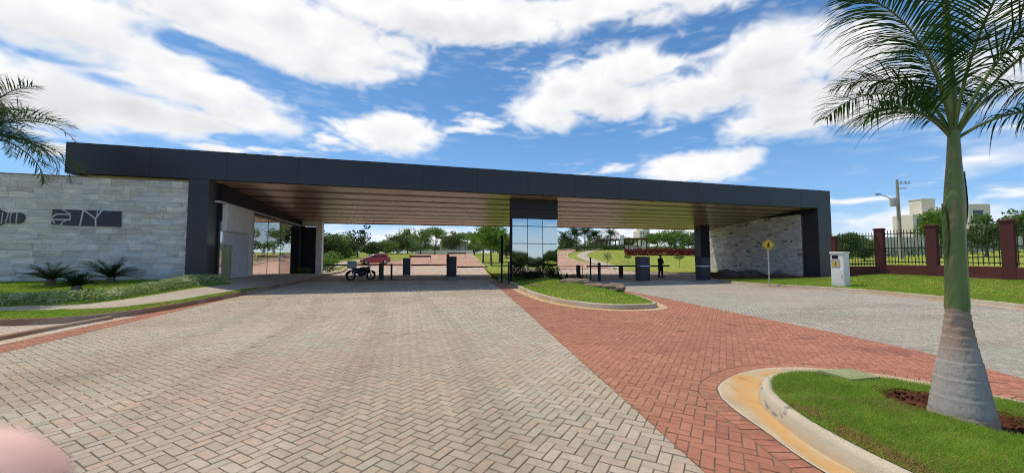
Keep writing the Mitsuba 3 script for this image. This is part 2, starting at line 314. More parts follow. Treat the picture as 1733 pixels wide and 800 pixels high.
scene['m_house_grey'] = diffuse(lambda p, n, uv: mi.Color3f(.56, .53, .49) * (.92 + .16 * fbm(p.x * .6, p.y * .6, p.z * .6, 3)))
scene['m_house_dark'] = diffuse((.27, .25, .22))
scene['m_pane'] = gloss((.03, .04, .05), .08, .6)
scene['m_pole'] = diffuse(concrete_fn((.44, .38, .33)))
scene['m_car_red'] = gloss((.30, .018, .028), .25, .5, clearcoat=.8, clearcoat_gloss=.9)
scene['m_glass_dark'] = gloss((.02, .024, .028), .06, .6)
scene['m_tyre'] = gloss((.014, .014, .015), .75, .3)
scene['m_chrome'] = gloss((.55, .55, .57), .2, .5, metallic=1.0)
scene['m_lamp'] = gloss((.75, .75, .72), .15, .6)
scene['m_tail'] = gloss((.4, .02, .02), .2, .6)
scene['m_bike'] = gloss((.014, .015, .018), .35, .5)
scene['m_bike_grey'] = gloss((.32, .34, .35), .45, .45)
scene['m_cloth_black'] = diffuse(lambda p, n, uv: mi.Color3f(.020, .020, .026) * (.7 + .6 * fbm(p.x * 20, p.y * 20, p.z * 20, 2)))
scene['m_skin'] = gloss((.27, .16, .11), .5, .4)
scene['m_hair'] = gloss((.012, .01, .009), .6, .3)
scene['m_hand'] = gloss(lambda p, n, uv: mix(mi.Color3f(.70, .43, .37), mi.Color3f(.78, .54, .46), fbm(p.x * 160, p.y * 160, p.z * 160, 3)), .5, .35)
scene['m_nail'] = gloss((.68, .45, .38), .25, .5)
scene['m_wood_dark'] = diffuse((.10, .06, .045))
scene['m_terracotta'] = diffuse((.22, .075, .045))

# ------------------------------------------------------------------ helpers
def num(name):
    if name not in scene and not any(k.startswith(name + '__') for k in KEYS) and name not in labels:
        return name
    i = COUNT.get(name, 0) + 1
    while True:
        k = f'{name}_{i:03d}'
        if k not in scene and k not in labels:
            COUNT[name] = i
            return k
        i += 1
COUNT, KEYS = {}, set()

def num_fast(full):
    """Next free key for a part."""
    if full not in scene:
        return full
    i = COUNT.get(full, 0) + 1
    COUNT[full] = i
    return f'{full}_{i:03d}'

def thing(name, label, cat, group=None):
    k = name if name not in labels else None
    if k is None:
        i = COUNT.get('T' + name, 0) + 1
        COUNT['T' + name] = i
        k = f'{name}_{i:03d}'
    labels[k] = {'label': label, 'category': cat}
    if group:
        labels[k]['group'] = group
    return k

def structure(name, label=None):
    k = name if name not in labels else None
    if k is None:
        i = COUNT.get('T' + name, 0) + 1
        COUNT['T' + name] = i
        k = f'{name}_{i:03d}'
    labels[k] = {'kind': 'structure'}
    if label:
        labels[k]['label'] = label
    return k

def put(key, mesh, bsdf, smooth=False, **kw):
    scene[key] = mikit.ply(mesh, bsdf, smooth, **kw)
    return key

def part(parent, name, mesh, bsdf, smooth=False, label=None, kind=None, **kw):
    k = num_fast(parent + '__' + name)
    scene[k] = mikit.ply(mesh, bsdf, smooth, **kw)
    if label or kind:
        labels[k] = {}
        if label:
            labels[k]['label'] = label
        if kind:
            labels[k]['kind'] = kind
    return k

def cat(ms):
    ms = [m for m in ms if m is not None and len(m.faces)]
    return trimesh.util.concatenate(ms)

def tm(v, f):
    return trimesh.Trimesh(np.asarray(v, float), np.asarray(f, int), process=False)

def quads(v, q):
    q = np.asarray(q, int)
    return tm(v, np.vstack([q[:, [0, 1, 2]], q[:, [0, 2, 3]]]))

def bx(x0, x1, y0, y1, z0, z1, b=0.0):
    """Box, with its edges chamfered by b."""
    if b <= 0:
        v = np.array([[x, y, z] for z in (z0, z1) for y in (y0, y1) for x in (x0, x1)], float)
        return tm(v, [[0, 2, 1], [1, 2, 3], [4, 5, 6], [5, 7, 6], [0, 1, 4], [1, 5, 4], [2, 6, 3], [3, 6, 7], [0, 4, 2], [2, 4, 6], [1, 3, 5], [3, 7, 5]])
    pts = []
    for x, sx in ((x0, 1), (x1, -1)):
        for y, sy in ((y0, 1), (y1, -1)):
            for z, sz in ((z0, 1), (z1, -1)):
                pts += [[x + sx * b, y + sy * b, z], [x + sx * b, y, z + sz * b], [x, y + sy * b, z + sz * b]]
    return trimesh.convex.convex_hull(np.array(pts))

def rot(mesh, ang, axis=(0, 0, 1), at=(0, 0, 0)):
    m = mesh.copy()
    m.apply_transform(trimesh.transformations.rotation_matrix(ang, axis, at))
    return m

def mv(mesh, x=0, y=0, z=0):
    m = mesh.copy()
    m.apply_translation([x, y, z])
    return m

def tube(pts, r, n=8, cap=True):
    pts = np.asarray(pts, float)
    r = np.broadcast_to(np.asarray(r, float), (len(pts),))
    tg = np.gradient(pts, axis=0)
    tg /= np.linalg.norm(tg, axis=1, keepdims=True) + 1e-12
    ref = np.array([0, 0, 1.0]) if abs(tg[0][2]) < .9 else np.array([1.0, 0, 0])
    v = []
    for p, t, rr in zip(pts, tg, r):
        a = np.cross(t, ref)
        a /= np.linalg.norm(a) + 1e-12
        b = np.cross(t, a)
        ref = -np.cross(t, np.cross(t, ref)) if False else ref
        th = np.arange(n) * 2 * np.pi / n
        v.append(p + rr * (np.cos(th)[:, None] * a + np.sin(th)[:, None] * b))
    v = np.vstack(v)
    f = []
    for i in range(len(pts) - 1):
        for j in range(n):
            a, b = i * n + j, i * n + (j + 1) % n
            f += [[a, a + n, b], [b, a + n, b + n]]
    if cap:
        c0, c1 = len(v), len(v) + 1
        v = np.vstack([v, pts[0], pts[-1]])
        e = (len(pts) - 1) * n
        for j in range(n):
            f += [[c0, j, (j + 1) % n], [c1, e + (j + 1) % n, e + j]]
    return tm(v, f)

def lathe(prof, n=24, at=(0, 0, 0)):
    """Surface of revolution about z from (radius, z) pairs, bottom to top."""
    prof = np.asarray(prof, float)
    th = np.arange(n) * 2 * np.pi / n
    v = np.vstack([np.stack([r * np.cos(th), r * np.sin(th), np.full(n, z)], 1) for r, z in prof])
    f = []
    for i in range(len(prof) - 1):
        for j in range(n):
            a, b = i * n + j, i * n + (j + 1) % n
            f += [[a, b, a + n], [b, b + n, a + n]]
    return tm(v + np.asarray(at, float), f)

def cyl(p0, p1, r, n=12):
    return tube([p0, p1], r, n)

def blob(c, r, sub=2, noise_amp=.25, seed=0, freq=1.2):
    m = trimesh.creation.icosphere(sub)
    v = m.vertices
    k = 1 + noise_amp * 2 * (meshkit.fbm(v * freq + seed * 7.3 + 20, 3, seed) - .5)
    return tm(v * k[:, None] * np.asarray(r) + np.asarray(c), m.faces)

def spline(pts, n=12, closed=False):
    p = np.asarray(pts, float)
    if closed:
        p = np.vstack([p[-1], p, p[0], p[1]])
    else:
        p = np.vstack([2 * p[0] - p[1], p, 2 * p[-1] - p[-2]])
    out = []
    for i in range(1, len(p) - 2):
        t = np.linspace(0, 1, n, endpoint=False)[:, None]
        a, b, c, d = p[i - 1], p[i], p[i + 1], p[i + 2]
        out.append(.5 * (2 * b + (c - a) * t + (2 * a - 5 * b + 4 * c - d) * t ** 2 + (3 * b - a - 3 * c + d) * t ** 3))
    if not closed:
        out.append(p[-2][None])
    return np.vstack(out)

def resample(pts, step):
    ls = LineString(pts)
    n = max(2, int(round(ls.length / step)) + 1)
    return np.array([ls.interpolate(t, normalized=True).coords[0] for t in np.linspace(0, 1, n)])

def normals2(pts):
    t = np.gradient(pts, axis=0)
    t /= np.linalg.norm(t, axis=1, keepdims=True) + 1e-12
    return np.stack([-t[:, 1], t[:, 0]], 1)     # to the left of the direction of travel

def tri_poly(pg):
    v, f = trimesh.creation.triangulate_polygon(pg, engine='earcut')
    return v, f

def sheet(poly, zf, cell=.5):
    """A horizontal sheet over the polygon, at height zf(x, y), cut into cells."""
    V, Fc, at = [], [], 0
    polys = list(poly.geoms) if hasattr(poly, 'geoms') else [poly]
    for pg in polys:
        if pg.is_empty or pg.geom_type != 'Polygon':
            continue
        x0, y0, x1, y1 = pg.bounds
        xs = np.arange(math.floor(x0 / cell), math.ceil(x1 / cell) + 1) * cell
        ys = np.arange(math.floor(y0 / cell), math.ceil(y1 / cell) + 1) * cell
        gx, gy = np.meshgrid(xs[:-1], ys[:-1])
        cells = shapely.box(gx.ravel(), gy.ravel(), gx.ravel() + cell, gy.ravel() + cell)
        shapely.prepare(pg)
        inside = shapely.contains(pg, cells)
        touch = shapely.intersects(pg, cells) & ~inside
        for c in cells[inside]:
            a, b, c2, d = c.bounds
            V += [[a, b], [c2, b], [c2, d], [a, d]]
            Fc += [[at, at + 1, at + 2], [at, at + 2, at + 3]]
            at += 4
        for g in shapely.intersection(pg, cells[touch]):
            for q in (g.geoms if hasattr(g, 'geoms') else [g]):
                if q.geom_type != 'Polygon' or q.area < 1e-6:
                    continue
                v, f = tri_poly(q)
                V += v.tolist()
                f = np.asarray(f)
                n = np.cross(v[f[:, 1]] - v[f[:, 0]], v[f[:, 2]] - v[f[:, 0]])
                f[n < 0] = f[n < 0][:, ::-1]
                Fc += (f + at).tolist()
                at += len(v)
    V = np.array(V)
    return tm(np.column_stack([V, zf(V[:, 0], V[:, 1])]), Fc)

def extr(poly, h, z0=0.0):
    polys = list(poly.geoms) if hasattr(poly, 'geoms') else [poly]
    return mv(cat([trimesh.creation.extrude_polygon(p, h, engine='earcut') for p in polys if p.area > 1e-7]), 0, 0, z0)

def upright(mesh, at, ang=0.0):
    """Turns a mesh drawn in the xy plane (y up, z towards the viewer) to stand facing -y, then about z by ang, at a point."""
    m = mesh.copy()
    m.apply_transform(trimesh.transformations.rotation_matrix(math.pi / 2, [1, 0, 0]))
    m.apply_transform(trimesh.transformations.rotation_matrix(ang, [0, 0, 1]))
    m.apply_translation(at)
    return m

# ------------------------------------------------------------------ the lie of the land
def hill(x, y):
    x, y = np.asarray(x, float), np.asarray(y, float)
    t = np.clip(y - 44, 0, None)
    z = np.minimum(.033 * (np.sqrt(t * t + 9) - 3), 2.9 + .004 * np.clip(y - 135, 0, 400))
    z = z + 2.3 * np.exp(-((x - 52) / 24) ** 2 - ((y - 92) / 30) ** 2)
    z = z + .055 * np.clip(x - 31, 0, 55) * np.exp(-((y - 20) / 34) ** 2)
    return z + .5 * np.exp(-((x + 14) / 8) ** 2 - ((y - 78) / 14) ** 2) + .8 * np.exp(-((x + 24) / 14) ** 2 - ((y - 70) / 30) ** 2) * ss(44, 50, y)

def left_land(x, y):
    return .15 + .42 * ss(14.5, 19.5, y) * ss(-6.2, -9.0, x) * (1 - ss(24, 38, y))

def right_land(x, y):
    return .15 + .45 * ss(19.6, 26, x) * (1 - ss(14.5, 19, y)) + .055 * np.clip(np.asarray(x) - 31, 0, 55) * np.exp(-((np.asarray(y) - 20) / 34) ** 2)

gx = np.unique(np.concatenate([np.arange(-400, -60, 20), np.arange(-60, 110, 2.0), np.arange(110, 620, 20)]))
gy = np.unique(np.concatenate([np.arange(-300, -20, 20), np.arange(-20, 150, 2.0), np.arange(150, 900, 25)]))
GX, GY = np.meshgrid(gx, gy)
GZ = hill(GX, GY)
near = (GY < 43.5) & (GX < 30.5)
GZ = np.where(near, -.12, GZ)
GZ = np.where((GX >= 30.5) & (GY < 43.5), hill(GX, GY) + .02, GZ)
nx = len(gx)
ii = (np.arange(len(gy) - 1)[:, None] * nx + np.arange(nx - 1)[None]).ravel()
G = quads(np.column_stack([GX.ravel(), GY.ravel(), GZ.ravel()]), np.stack([ii, ii + 1, ii + nx + 1, ii + nx], 1))
put(structure('ground'), G, 'm_lawn', True)

# ------------------------------------------------------------------ outlines
LK = spline([(-6.0, 43), (-6.05, 36), (-6.1, 30), (-6.25, 23), (-6.4, 19), (-6.75, 14.6), (-7.05, 12.9), (-7.6, 11.95), (-8.5, 11.7), (-9.6, 11.8), (-13, 12.0), (-22, 12.3), (-45, 13)], 10)
RK = spline([(15.5, -12), (15.8, -3), (16.6, 3), (17.9, 6.4), (19.0, 9.1), (19.55, 11.5), (19.5, 13.4), (18.9, 15.1), (18.5, 16.9), (19.0, 19.2), (21.0, 22.5), (23.2, 26), (24.6, 28.2), (24.7, 29.4), (23.6, 30.5), (22.4, 32), (22.4, 34), (23.2, 37.5), (24.7, 41)], 10)
BEIGE_R = [(2.2, -12), (2.15, 0), (2.17, 2.39), (2.31, 3.25), (2.56, 4.95), (3.3, 9.72), (4.67, 18.9), (5.6, 27)]
RED_R = [(6.6, -12), (7.2, 0), (7.86, 3.04), (8.46, 4.45), (8.77, 6.08), (9.09, 8.63), (9.68, 12.38), (9.99, 15.66), (10.2, 22)]
OUT = spline([(3.0, -12), (3.0, -4), (3.0, 1.2), (3.03, 2.19), (3.2, 2.78), (3.4, 3.4), (3.72, 3.87), (4.5, 4.25), (5.34, 4.28), (6.1, 3.86), (6.5, 3.17), (6.62, 2.4), (6.65, 1.0), (6.65, -4), (6.65, -12)], 10)
INN = spline([(3.3, -12), (3.3, -4), (3.3, 1.0), (3.32, 1.79), (3.45, 2.45), (3.66, 2.92), (3.92, 3.3), (4.3, 3.6), (4.75, 3.68), (5.2, 3.52), (5.6, 3.1), (5.85, 2.5), (5.95, 1.6), (5.97, 0.6), (5.97, -4), (5.97, -12)], 10)
FAR = spline([(6.1, 25), (5.95, 21.6), (5.35, 17.6), (5.06, 14.83), (5.15, 11.98), (5.95, 10.42), (7.0, 10.1), (7.75, 10.4), (8.3, 11.8), (8.75, 14), (9.15, 18), (9.5, 21.6), (10.2, 25)], 12)
out_poly, inn_poly = Polygon(OUT), Polygon(INN)
far_poly = Polygon(np.vstack([FAR, [(13.0, 31), (21, 50), (9.6, 46.5), (6.7, 30)]]))
far_gutter = Polygon(FAR).buffer(.28)

beige_poly = Polygon([(-6.5, -12)] + BEIGE_R + [(-6.25, 27), (-6.4, 19)]).buffer(0)
red_poly = Polygon(BEIGE_R + RED_R[::-1]).buffer(0).difference(out_poly.buffer(.2)).difference(far_gutter)
RKp = RK[RK[:, 1] < 22.501]
grey_poly = Polygon(np.vstack([RED_R[::-1], RKp])).buffer(0)
edge_poly = Polygon([(-7.08, -12), (-6.5, -12), (-6.4, 19), (-6.6, 18), (-6.95, 14.6), (-7.08, 12.6)]).buffer(0).difference(Polygon(np.vstack([LK, [(-45, 43)]])).buffer(.02))
flat = lambda z: (lambda x, y: np.full(len(x), z))

# ------------------------------------------------------------------ pavers
def depth(x, y):
    return .2723 * x + .9622 * y

def seen(x, y, m=1.2):
    d = depth(x, y)
    return (d > 1.0) & (np.abs(.9622 * x - .2723 * y) < 1.42 * d + m)

def herring(poly, dmax):
    """Brick outlines (arrays of corners) of the herringbone that fall in the polygon, cut at its edge, nearest first."""
    x0, y0, x1, y1 = poly.bounds
    c = np.array([(x, y) for x in (x0, x1) for y in (max(y0, 0), min(y1, dmax / .9 + 3))])
    A, B = (c[:, 0] + c[:, 1]) * S2 / PW, (c[:, 1] - c[:, 0]) * S2 / PW
    I, J = np.meshgrid(np.arange(int(A.min()) - 2, int(A.max()) + 3), np.arange(int(B.min()) - 2, int(B.max()) + 3), indexing='ij')
    I, J = I.ravel(), J.ravel()
    k = (I - J) % 4
    out = []
    for kk, w, h in ((0, 2, 1), (3, 1, 2)):
        i, j = I[k == kk], J[k == kk]
        a, b = (i + w / 2) * PW, (j + h / 2) * PW
        x, y = (a - b) * S2, (a + b) * S2
        ok = seen(x, y) & (depth(x, y) < dmax)
        a, b, x, y = a[ok], b[ok], x[ok], y[ok]
        hw, hh = w * PW / 2, h * PW / 2
        q = np.stack([np.stack([((a + sx * hw) - (b + sy * hh)) * S2, ((a + sx * hw) + (b + sy * hh)) * S2], -1) for sx, sy in ((-1, -1), (1, -1), (1, 1), (-1, 1))], 1)
        sq = shapely.polygons(q)
        shapely.prepare(poly)
        ins = shapely.contains(poly, sq)
        tch = shapely.intersects(poly, sq) & ~ins
        out += [(depth(*p.mean(0)), p) for p in q[ins]]
        for g in shapely.intersection(poly, sq[tch]):
            for s in (g.geoms if hasattr(g, 'geoms') else [g]):
                if s.geom_type == 'Polygon' and s.area > .0016:
                    p = np.array(s.exterior.coords)[:-1]
                    if Polygon(p).exterior.is_ccw is False:
                        p = p[::-1]
                    out.append((depth(*p.mean(0)), p))
    out.sort(key=lambda t: t[0])
    return [p for _, p in out]

def inset(p, d):
    g = Polygon(p).buffer(-d, join_style=2)
    if g.is_empty or g.geom_type != 'Polygon':
        return None
    q = np.array(g.exterior.coords)[:-1]
    return q if Polygon(q).exterior.is_ccw else q[::-1]

def paver(p, rng, joint=.0046, bevel=.003, zj=.0012):
    q0 = inset(p, joint)
    q1 = inset(p, joint + bevel) if q0 is not None else None
    if q1 is None:
        return None
    dz = rng.normal(0, zj)
    tx, ty = rng.normal(0, .006, 2)
    c = q1.mean(0)
    zf = lambda q: dz + (q[:, 0] - c[0]) * tx + (q[:, 1] - c[1]) * ty
    if len(q0) != len(q1):
        q0 = q1
    n = len(q0)
    v = np.vstack([np.column_stack([q0, np.full(n, -.03)]), np.column_stack([q0, zf(q0) - .0035]), np.column_stack([q1, zf(q1)])])
    f = []
    for r in (0, n):
        for j in range(n):
            a, b = r + j, r + (j + 1) % n
            f += [[a, b, b + n], [a, b + n, a + n]]
    f += [[2 * n, 2 * n + j, 2 * n + j + 1] for j in range(1, n - 1)]
    return tm(v, f)

def lay(parent, polys, mat, seed, keep=300, name='paver', mat_rest=None):
    rng = np.random.default_rng(seed)
    ms = [m for m in (paver(p, rng) for p in polys) if m is not None]
    for m in ms[:keep]:
        part(parent, name, m, mat)
    if len(ms) > keep:
        part(parent, name + '_field', cat(ms[keep:]), mat_rest or mat, kind='stuff')
    return ms

def far_sheet(key, poly, dmax, mat, cell=1.0):
    """The paving past the pavers that are built one by one, and the sand bed under those."""
    zone = Polygon([(x * .9622 + y * .2723, -x * .2723 + y * .9622) for x, y in ((-1.42 * dmax - 1.2, dmax), (-1.42 - 1.2, 1.0), (1.42 + 1.2, 1.0), (1.42 * dmax + 1.2, dmax))])
    part(key, 'paving', sheet(poly.difference(zone.buffer(-.12)), flat(-.004), cell), mat)
    part(key, 'sand_bed', sheet(poly.intersection(zone), flat(-.0065), cell), 'm_sand')

road = structure('road')
far_sheet(road, beige_poly, 15.0, 'm_far_beige')
lay(road, herring(beige_poly, 15.0), 'm_paver_beige', 11)
band = structure('pavement')
far_sheet(band, red_poly, 15.0, 'm_far_red')
lay(band, herring(red_poly, 15.0), 'm_paver_red', 12)
road2 = structure('road')
far_sheet(road2, grey_poly, 12.0, 'm_far_grey')
lay(road2, herring(grey_poly, 12.0), 'm_paver_grey', 13)
strip = structure('pavement')
far_sheet(strip, edge_poly, 15.0, 'm_far_red', .5)
lay(strip, herring(edge_poly, 15.0), 'm_paver_red', 14, 150)

# the course of bricks laid end-on round the kerb of the near island
ring = resample(OUT[(OUT[:, 1] > .2)], .104)
nr = normals2(ring)
course = []
for i in range(len(ring) - 1):
    a, b, na, nb = ring[i], ring[i + 1], nr[i], nr[i + 1]
    q = np.array([a + na * .004, a + na * .2, b + nb * .2, b + nb * .004])
    if not Polygon(q).exterior.is_ccw:
        q = q[::-1]
    if Polygon(q).is_valid:
        course.append((depth(*q.mean(0)), q))
course.sort(key=lambda t: t[0])
border = structure('pavement')
lay(border, [q for _, q in course], 'm_paver_red', 15)
part(border, 'sand_bed', sheet(out_poly.buffer(.2).difference(out_poly.buffer(-.05)), flat(-.0068), .5), 'm_sand')

# the side street at the left, behind its low ridge
side = Polygon([(-7.5, -12), (-7.5, 11.8), (-9.6, 11.75), (-13, 11.9), (-22, 12.2), (-45, 12.9), (-45, -12)])
put(structure('road'), sheet(side, flat(-.004), 2.0), 'm_far_inner_pale')

# ------------------------------------------------------------------ kerbs
def kerb(parent, line, zf, w=.13, h=.15, side_=1, mat='m_kerb', seg=1.0, bottom=-.05, name='kerbstone', batter=.03, gap=.006):
    """Kerb stones along a line (their face on the line), the body on its left (side_ = 1) or right."""
    line = resample(line, .25)
    per = max(1, int(round(seg / .25)))
    for s in range(0, len(line) - 1, per):
        p = line[s:s + per + 1].copy()
        if len(p) < 2:
            continue
        n = normals2(p) * side_
        d0 = (p[1] - p[0]) / np.linalg.norm(p[1] - p[0])
        p[0] += d0 * gap / 2
        d1 = (p[-1] - p[-2]) / np.linalg.norm(p[-1] - p[-2])
        p[-1] -= d1 * gap / 2
        z = zf(p[:, 0], p[:, 1])
        prof = [(0, bottom), (batter * .6, h - .025), (batter + .008, h - .004), (batter + .03, h), (w, h), (w, bottom)]
        rings = [np.column_stack([p + n * o, z + zz]) for o, zz in prof]
        k, m = len(prof), len(p)
        v = np.vstack(rings)
        f = []
        for a in range(k - 1):
            for j in range(m - 1):
                f.append([a * m + j, a * m + j + 1, (a + 1) * m + j + 1, (a + 1) * m + j])
        me = quads(v, f)
        ends = []
        for j in (0, m - 1):
            o = [a * m + j for a in range(k)]
            ends += [[o[0], o[b], o[b + 1]] for b in range(1, k - 1)]
        me = tm(v, np.vstack([me.faces, ends]))
        part(parent, name, me, mat, 40)

def strip_sheet(line, o0, o1, zf, uv=True, nacross=2):
    n = normals2(line)
    t = np.linspace(0, 1, nacross)
    v = np.vstack([np.column_stack([line + n * (o0 + (o1 - o0) * q), zf(line[:, 0], line[:, 1]) + 0 * q]) for q in t])
    m = len(line)
    f = [[a * m + j, a * m + j + 1, (a + 1) * m + j + 1, (a + 1) * m + j] for a in range(nacross - 1) for j in range(m - 1)]
    return quads(v, f)

zero = lambda x, y: np.zeros(np.shape(x))
kerb(structure('kerb'), LK, zero, side_=-1, mat='m_kerb_brown', w=.14)
kerb(structure('kerb'), RK, zero, side_=-1, mat='m_kerb', w=.14)
kerb(structure('kerb'), np.array([(-7.16, 12.2), (-7.32, 10.9), (-7.38, 9.6), (-7.38, 4), (-7.38, -10)]), zero, side_=-1, mat='m_kerb_brown', w=.12, h=.085)
kerb(structure('kerb'), FAR, zero, side_=1, mat='m_kerb', w=.14)
# concrete aprons along the kerbs
gut = structure('gutter')
put(gut, strip_sheet(resample(np.array([(-7.12, 12.6), (-7.28, 10.9), (-7.3, 9.6), (-7.3, -10)]), .5), -.1, .26, flat(.003)), 'm_kerb')
far_line = resample(FAR, .25)
va = strip_sheet(far_line, -.3, .02, flat(.004), nacross=3)
m_ = len(far_line)
put(structure('gutter'), va, 'm_gutter', uv=np.column_stack([np.tile(np.arange(m_) * .25, 3), np.repeat([0, .5, 1.0], m_)]))
rk_line = resample(RK, .25)
vr = strip_sheet(rk_line, .30, -.02, flat(.004), nacross=3)
m_ = len(rk_line)
put(structure('gutter'), vr, 'm_gutter_pale', uv=np.column_stack([np.tile(np.arange(m_) * .25, 3), np.repeat([0, .5, 1.0], m_)]))

# near island: dished concrete gutter and kerb cast in place
M = 260
ol, il = resample(OUT, 1), resample(INN, 1)
def along(c):
    ls = LineString(c)
    return np.array([ls.interpolate(t, normalized=True).coords[0] for t in np.linspace(0, 1, M)])
ol, il = along(OUT), along(INN)
# pair the points of the two curves by nearest position on the outer one
lo = LineString(OUT)
io = np.array([lo.interpolate(lo.project(Point(*p))).coords[0] for p in il])
ni = normals2(il)      # points outwards (the curve runs clockwise round the grass)
kf = il + ni * .135
rows, uvs = [], []
for t, z in ((0, .004), (.06, .008), (.2, .0), (.45, -.010), (.75, -.008), (.92, .0), (1.0, .010)):
    rows.append(np.column_stack([io + (kf - io) * t, np.full(M, z)]))
    uvs.append(np.column_stack([np.arange(M) * .1, np.full(M, t)]))
v = np.vstack(rows)
k = len(rows)
put(structure('gutter'), quads(v, [[a * M + j, a * M + j + 1, (a + 1) * M + j + 1, (a + 1) * M + j] for a in range(k - 1) for j in range(M - 1)]), 'm_gutter', True, uv=np.vstack(uvs))
wob = .006 * (meshkit.fbm(np.column_stack([il * 1.7, np.zeros(M)]), 3, 4) - .5)
rows = [np.column_stack([il + ni * (o + wob[:, None]), np.full(M, z) + 2 * wob]) for o, z in ((.140, -.01), (.128, .03), (.105, .11), (.085, .142), (.06, .152), (.03, .154), (-.01, .148), (-.02, .05))]
v = np.vstack(rows)
k = len(rows)
put(structure('kerb'), quads(v, [[a * M + j, a * M + j + 1, (a + 1) * M + j + 1, (a + 1) * M + j] for a in range(k - 1) for j in range(M - 1)]), 'm_kerb_near', True)

# ------------------------------------------------------------------ lawns, beds and paths beside the road
lkp = np.vstack([LK, [(-45, 43)]])
garden = Polygon(lkp).buffer(-.05)
garden_l = garden.intersection(sbox(-45, 8, -5, 20.6))
walk_zone = garden.intersection(sbox(-8.62, 20.55, -5, 43))
put(structure('lawn'), sheet(garden_l, left_land, .5), 'm_lawn', True)
put(structure('path'), sheet(walk_zone, left_land, .5), 'm_path', True)
SW_F = [(-45, 14.6), (-22, 13.7), (-10.3, 13.35), (-8.6, 13.25), (-7.75, 13.55), (-7.15, 15.2), (-6.75, 18), (-6.55, 20.6)]
SW_B = [(-7.5, 20.6), (-7.6, 18.9), (-8.2, 16.7), (-8.85, 15.3), (-9.5, 14.6), (-11.1, 14.5), (-22, 14.8), (-45, 15.7)]
sw_poly = Polygon(np.vstack([spline(SW_F, 6), spline(SW_B, 6)])).buffer(0)
put(structure('path'), sheet(sw_poly, lambda x, y: left_land(x, y) + .02, .5), 'm_path', True)
rkp = np.vstack([RK, [(30.5, 43), (30.5, -12)]])
verge = Polygon(rkp).buffer(0).buffer(-.05)
put(structure('lawn'), sheet(verge.intersection(sbox(10, -12, 31, 17.6)), right_land, .5), 'm_lawn', True)
put(structure('lawn'), sheet(verge.intersection(sbox(10, 28.4, 31, 44.5)), lambda x, y: .15 + hill(x, y), .5), 'm_lawn', True)
put(structure('flower_bed'), sheet(verge.intersection(sbox(10, 17.6, 31, 28.4)), lambda x, y: right_land(x, y) + hill(x, y), .5), 'm_soil', True)
isl_in = inn_poly.buffer(.01)
PIT = np.array([5.0, 2.36])
def pit_r(x, y):
    a = np.arctan2(y - PIT[1], x - PIT[0])
    return np.hypot((x - PIT[0]) / .36, (y - PIT[1]) / .58) / (1 + .08 * np.sin(3 * a + 1) + .05 * np.sin(5 * a))
def island_z(x, y):
    d = np.array([inn_poly.exterior.distance(Point(p)) for p in zip(x, y)]) if len(x) < 60000 else np.full(len(x), .3)
    z = .142 + .035 * ss(0, .5, d) + .02 * (meshkit.fbm(np.column_stack([x * 2.5, y * 2.5, 0 * x]), 3, 8) - .5)
    return z - .10 * ss(1.10, .86, pit_r(x, y))
pit_poly = Polygon([(PIT[0] + .36 * math.cos(a), PIT[1] + .58 * math.sin(a)) for a in np.linspace(0, 2 * np.pi, 60, endpoint=False)])
put(structure('lawn'), sheet(isl_in.difference(pit_poly.buffer(.0)).intersection(sbox(0, -12, 9, 9)), island_z, .12), 'm_turf', True)
put(structure('flower_bed'), sheet(pit_poly.buffer(.01), lambda x, y: island_z(x, y) - .005 + .03 * (meshkit.fbm(np.column_stack([x * 11, y * 11, 0 * x]), 3, 2) - .5), .04), 'm_soil', True)
rg = np.random.default_rng(19)
clods = []
for _ in range(420):
    a_, q_ = rg.uniform(0, 6.283), rg.uniform(0, 1) ** .5
    x_, y_ = PIT[0] + .35 * q_ * math.cos(a_), PIT[1] + .57 * q_ * math.sin(a_)
    r_ = rg.uniform(.006, .020)
    z_ = float(island_z(np.array([x_]), np.array([y_]))[0])
    clods.append(blob((x_, y_, z_), (r_, r_ * rg.uniform(.7, 1.2), r_ * .7), 1, .5, int(rg.integers(1000)), 1.5))
part('flower_bed', 'clods', cat(clods), 'm_soil', kind='stuff')
def far_z(x, y):
    d = np.array([far_poly.exterior.distance(Point(p)) for p in zip(x, y)])
    return np.maximum(.12, 0) + .26 * ss(0, 1.8, d) * (1 - ss(19, 24, y)) * ss(10.3, 12.5, y) + hill(x, y) * (y > 44)
put(structure('lawn'), sheet(far_poly.buffer(-.12), far_z, .3), 'm_lawn', True)

# ------------------------------------------------------------------ roads and paths beyond the gate
IL = spline([(-6.2, 27), (-6.3, 40), (-6.4, 50), (-5.6, 58), (-2.4, 66), (.3, 74), (1.9, 94), (3.4, 118)], 8)
IR = spline([(6.15, 26.5), (6.7, 30), (9.6, 46.5), (11.4, 59), (13, 70.6), (15.6, 89.6), (18.4, 111), (20, 118)], 8)
RL = spline([(10.2, 22), (13.0, 31), (21, 50.2), (29.7, 71), (38, 89), (48, 104), (64, 118)], 8)
RR = spline([(20.9, 22.4), (23.2, 26), (24.6, 28.2), (24.7, 29.4), (23.6, 30.5), (22.4, 32), (22.4, 34), (23.2, 37.5), (24.7, 41), (27.4, 52.5), (29.3, 62.8), (32, 72), (38, 82), (50, 95), (68, 109)], 8)
inner = Polygon(np.vstack([IL, IR[::-1]])).buffer(0)
up = lambda e: (lambda x, y: hill(x, y) + e)
put(structure('road'), sheet(inner.intersection(sbox(-30, 20, 60, 43)), flat(-.004), 1.0), 'm_far_inner_pale', True)
put(structure('road'), sheet(inner.intersection(sbox(-30, 43, 60, 52)), lambda x, y: np.where(y < 43.01, -.004, hill(x, y) + .045), 1.0), 'm_far_inner_pale', True)
put(structure('road'), sheet(inner.intersection(sbox(-30, 52, 60, 130)), up(.045), 1.0), 'm_far_inner', True)
put(structure('road'), sheet(Polygon(np.vstack([RL, RR[::-1]])).buffer(0).intersection(sbox(0, 22, 90, 44)), up(-.004), 1.0), 'm_far_inner_pale', True)
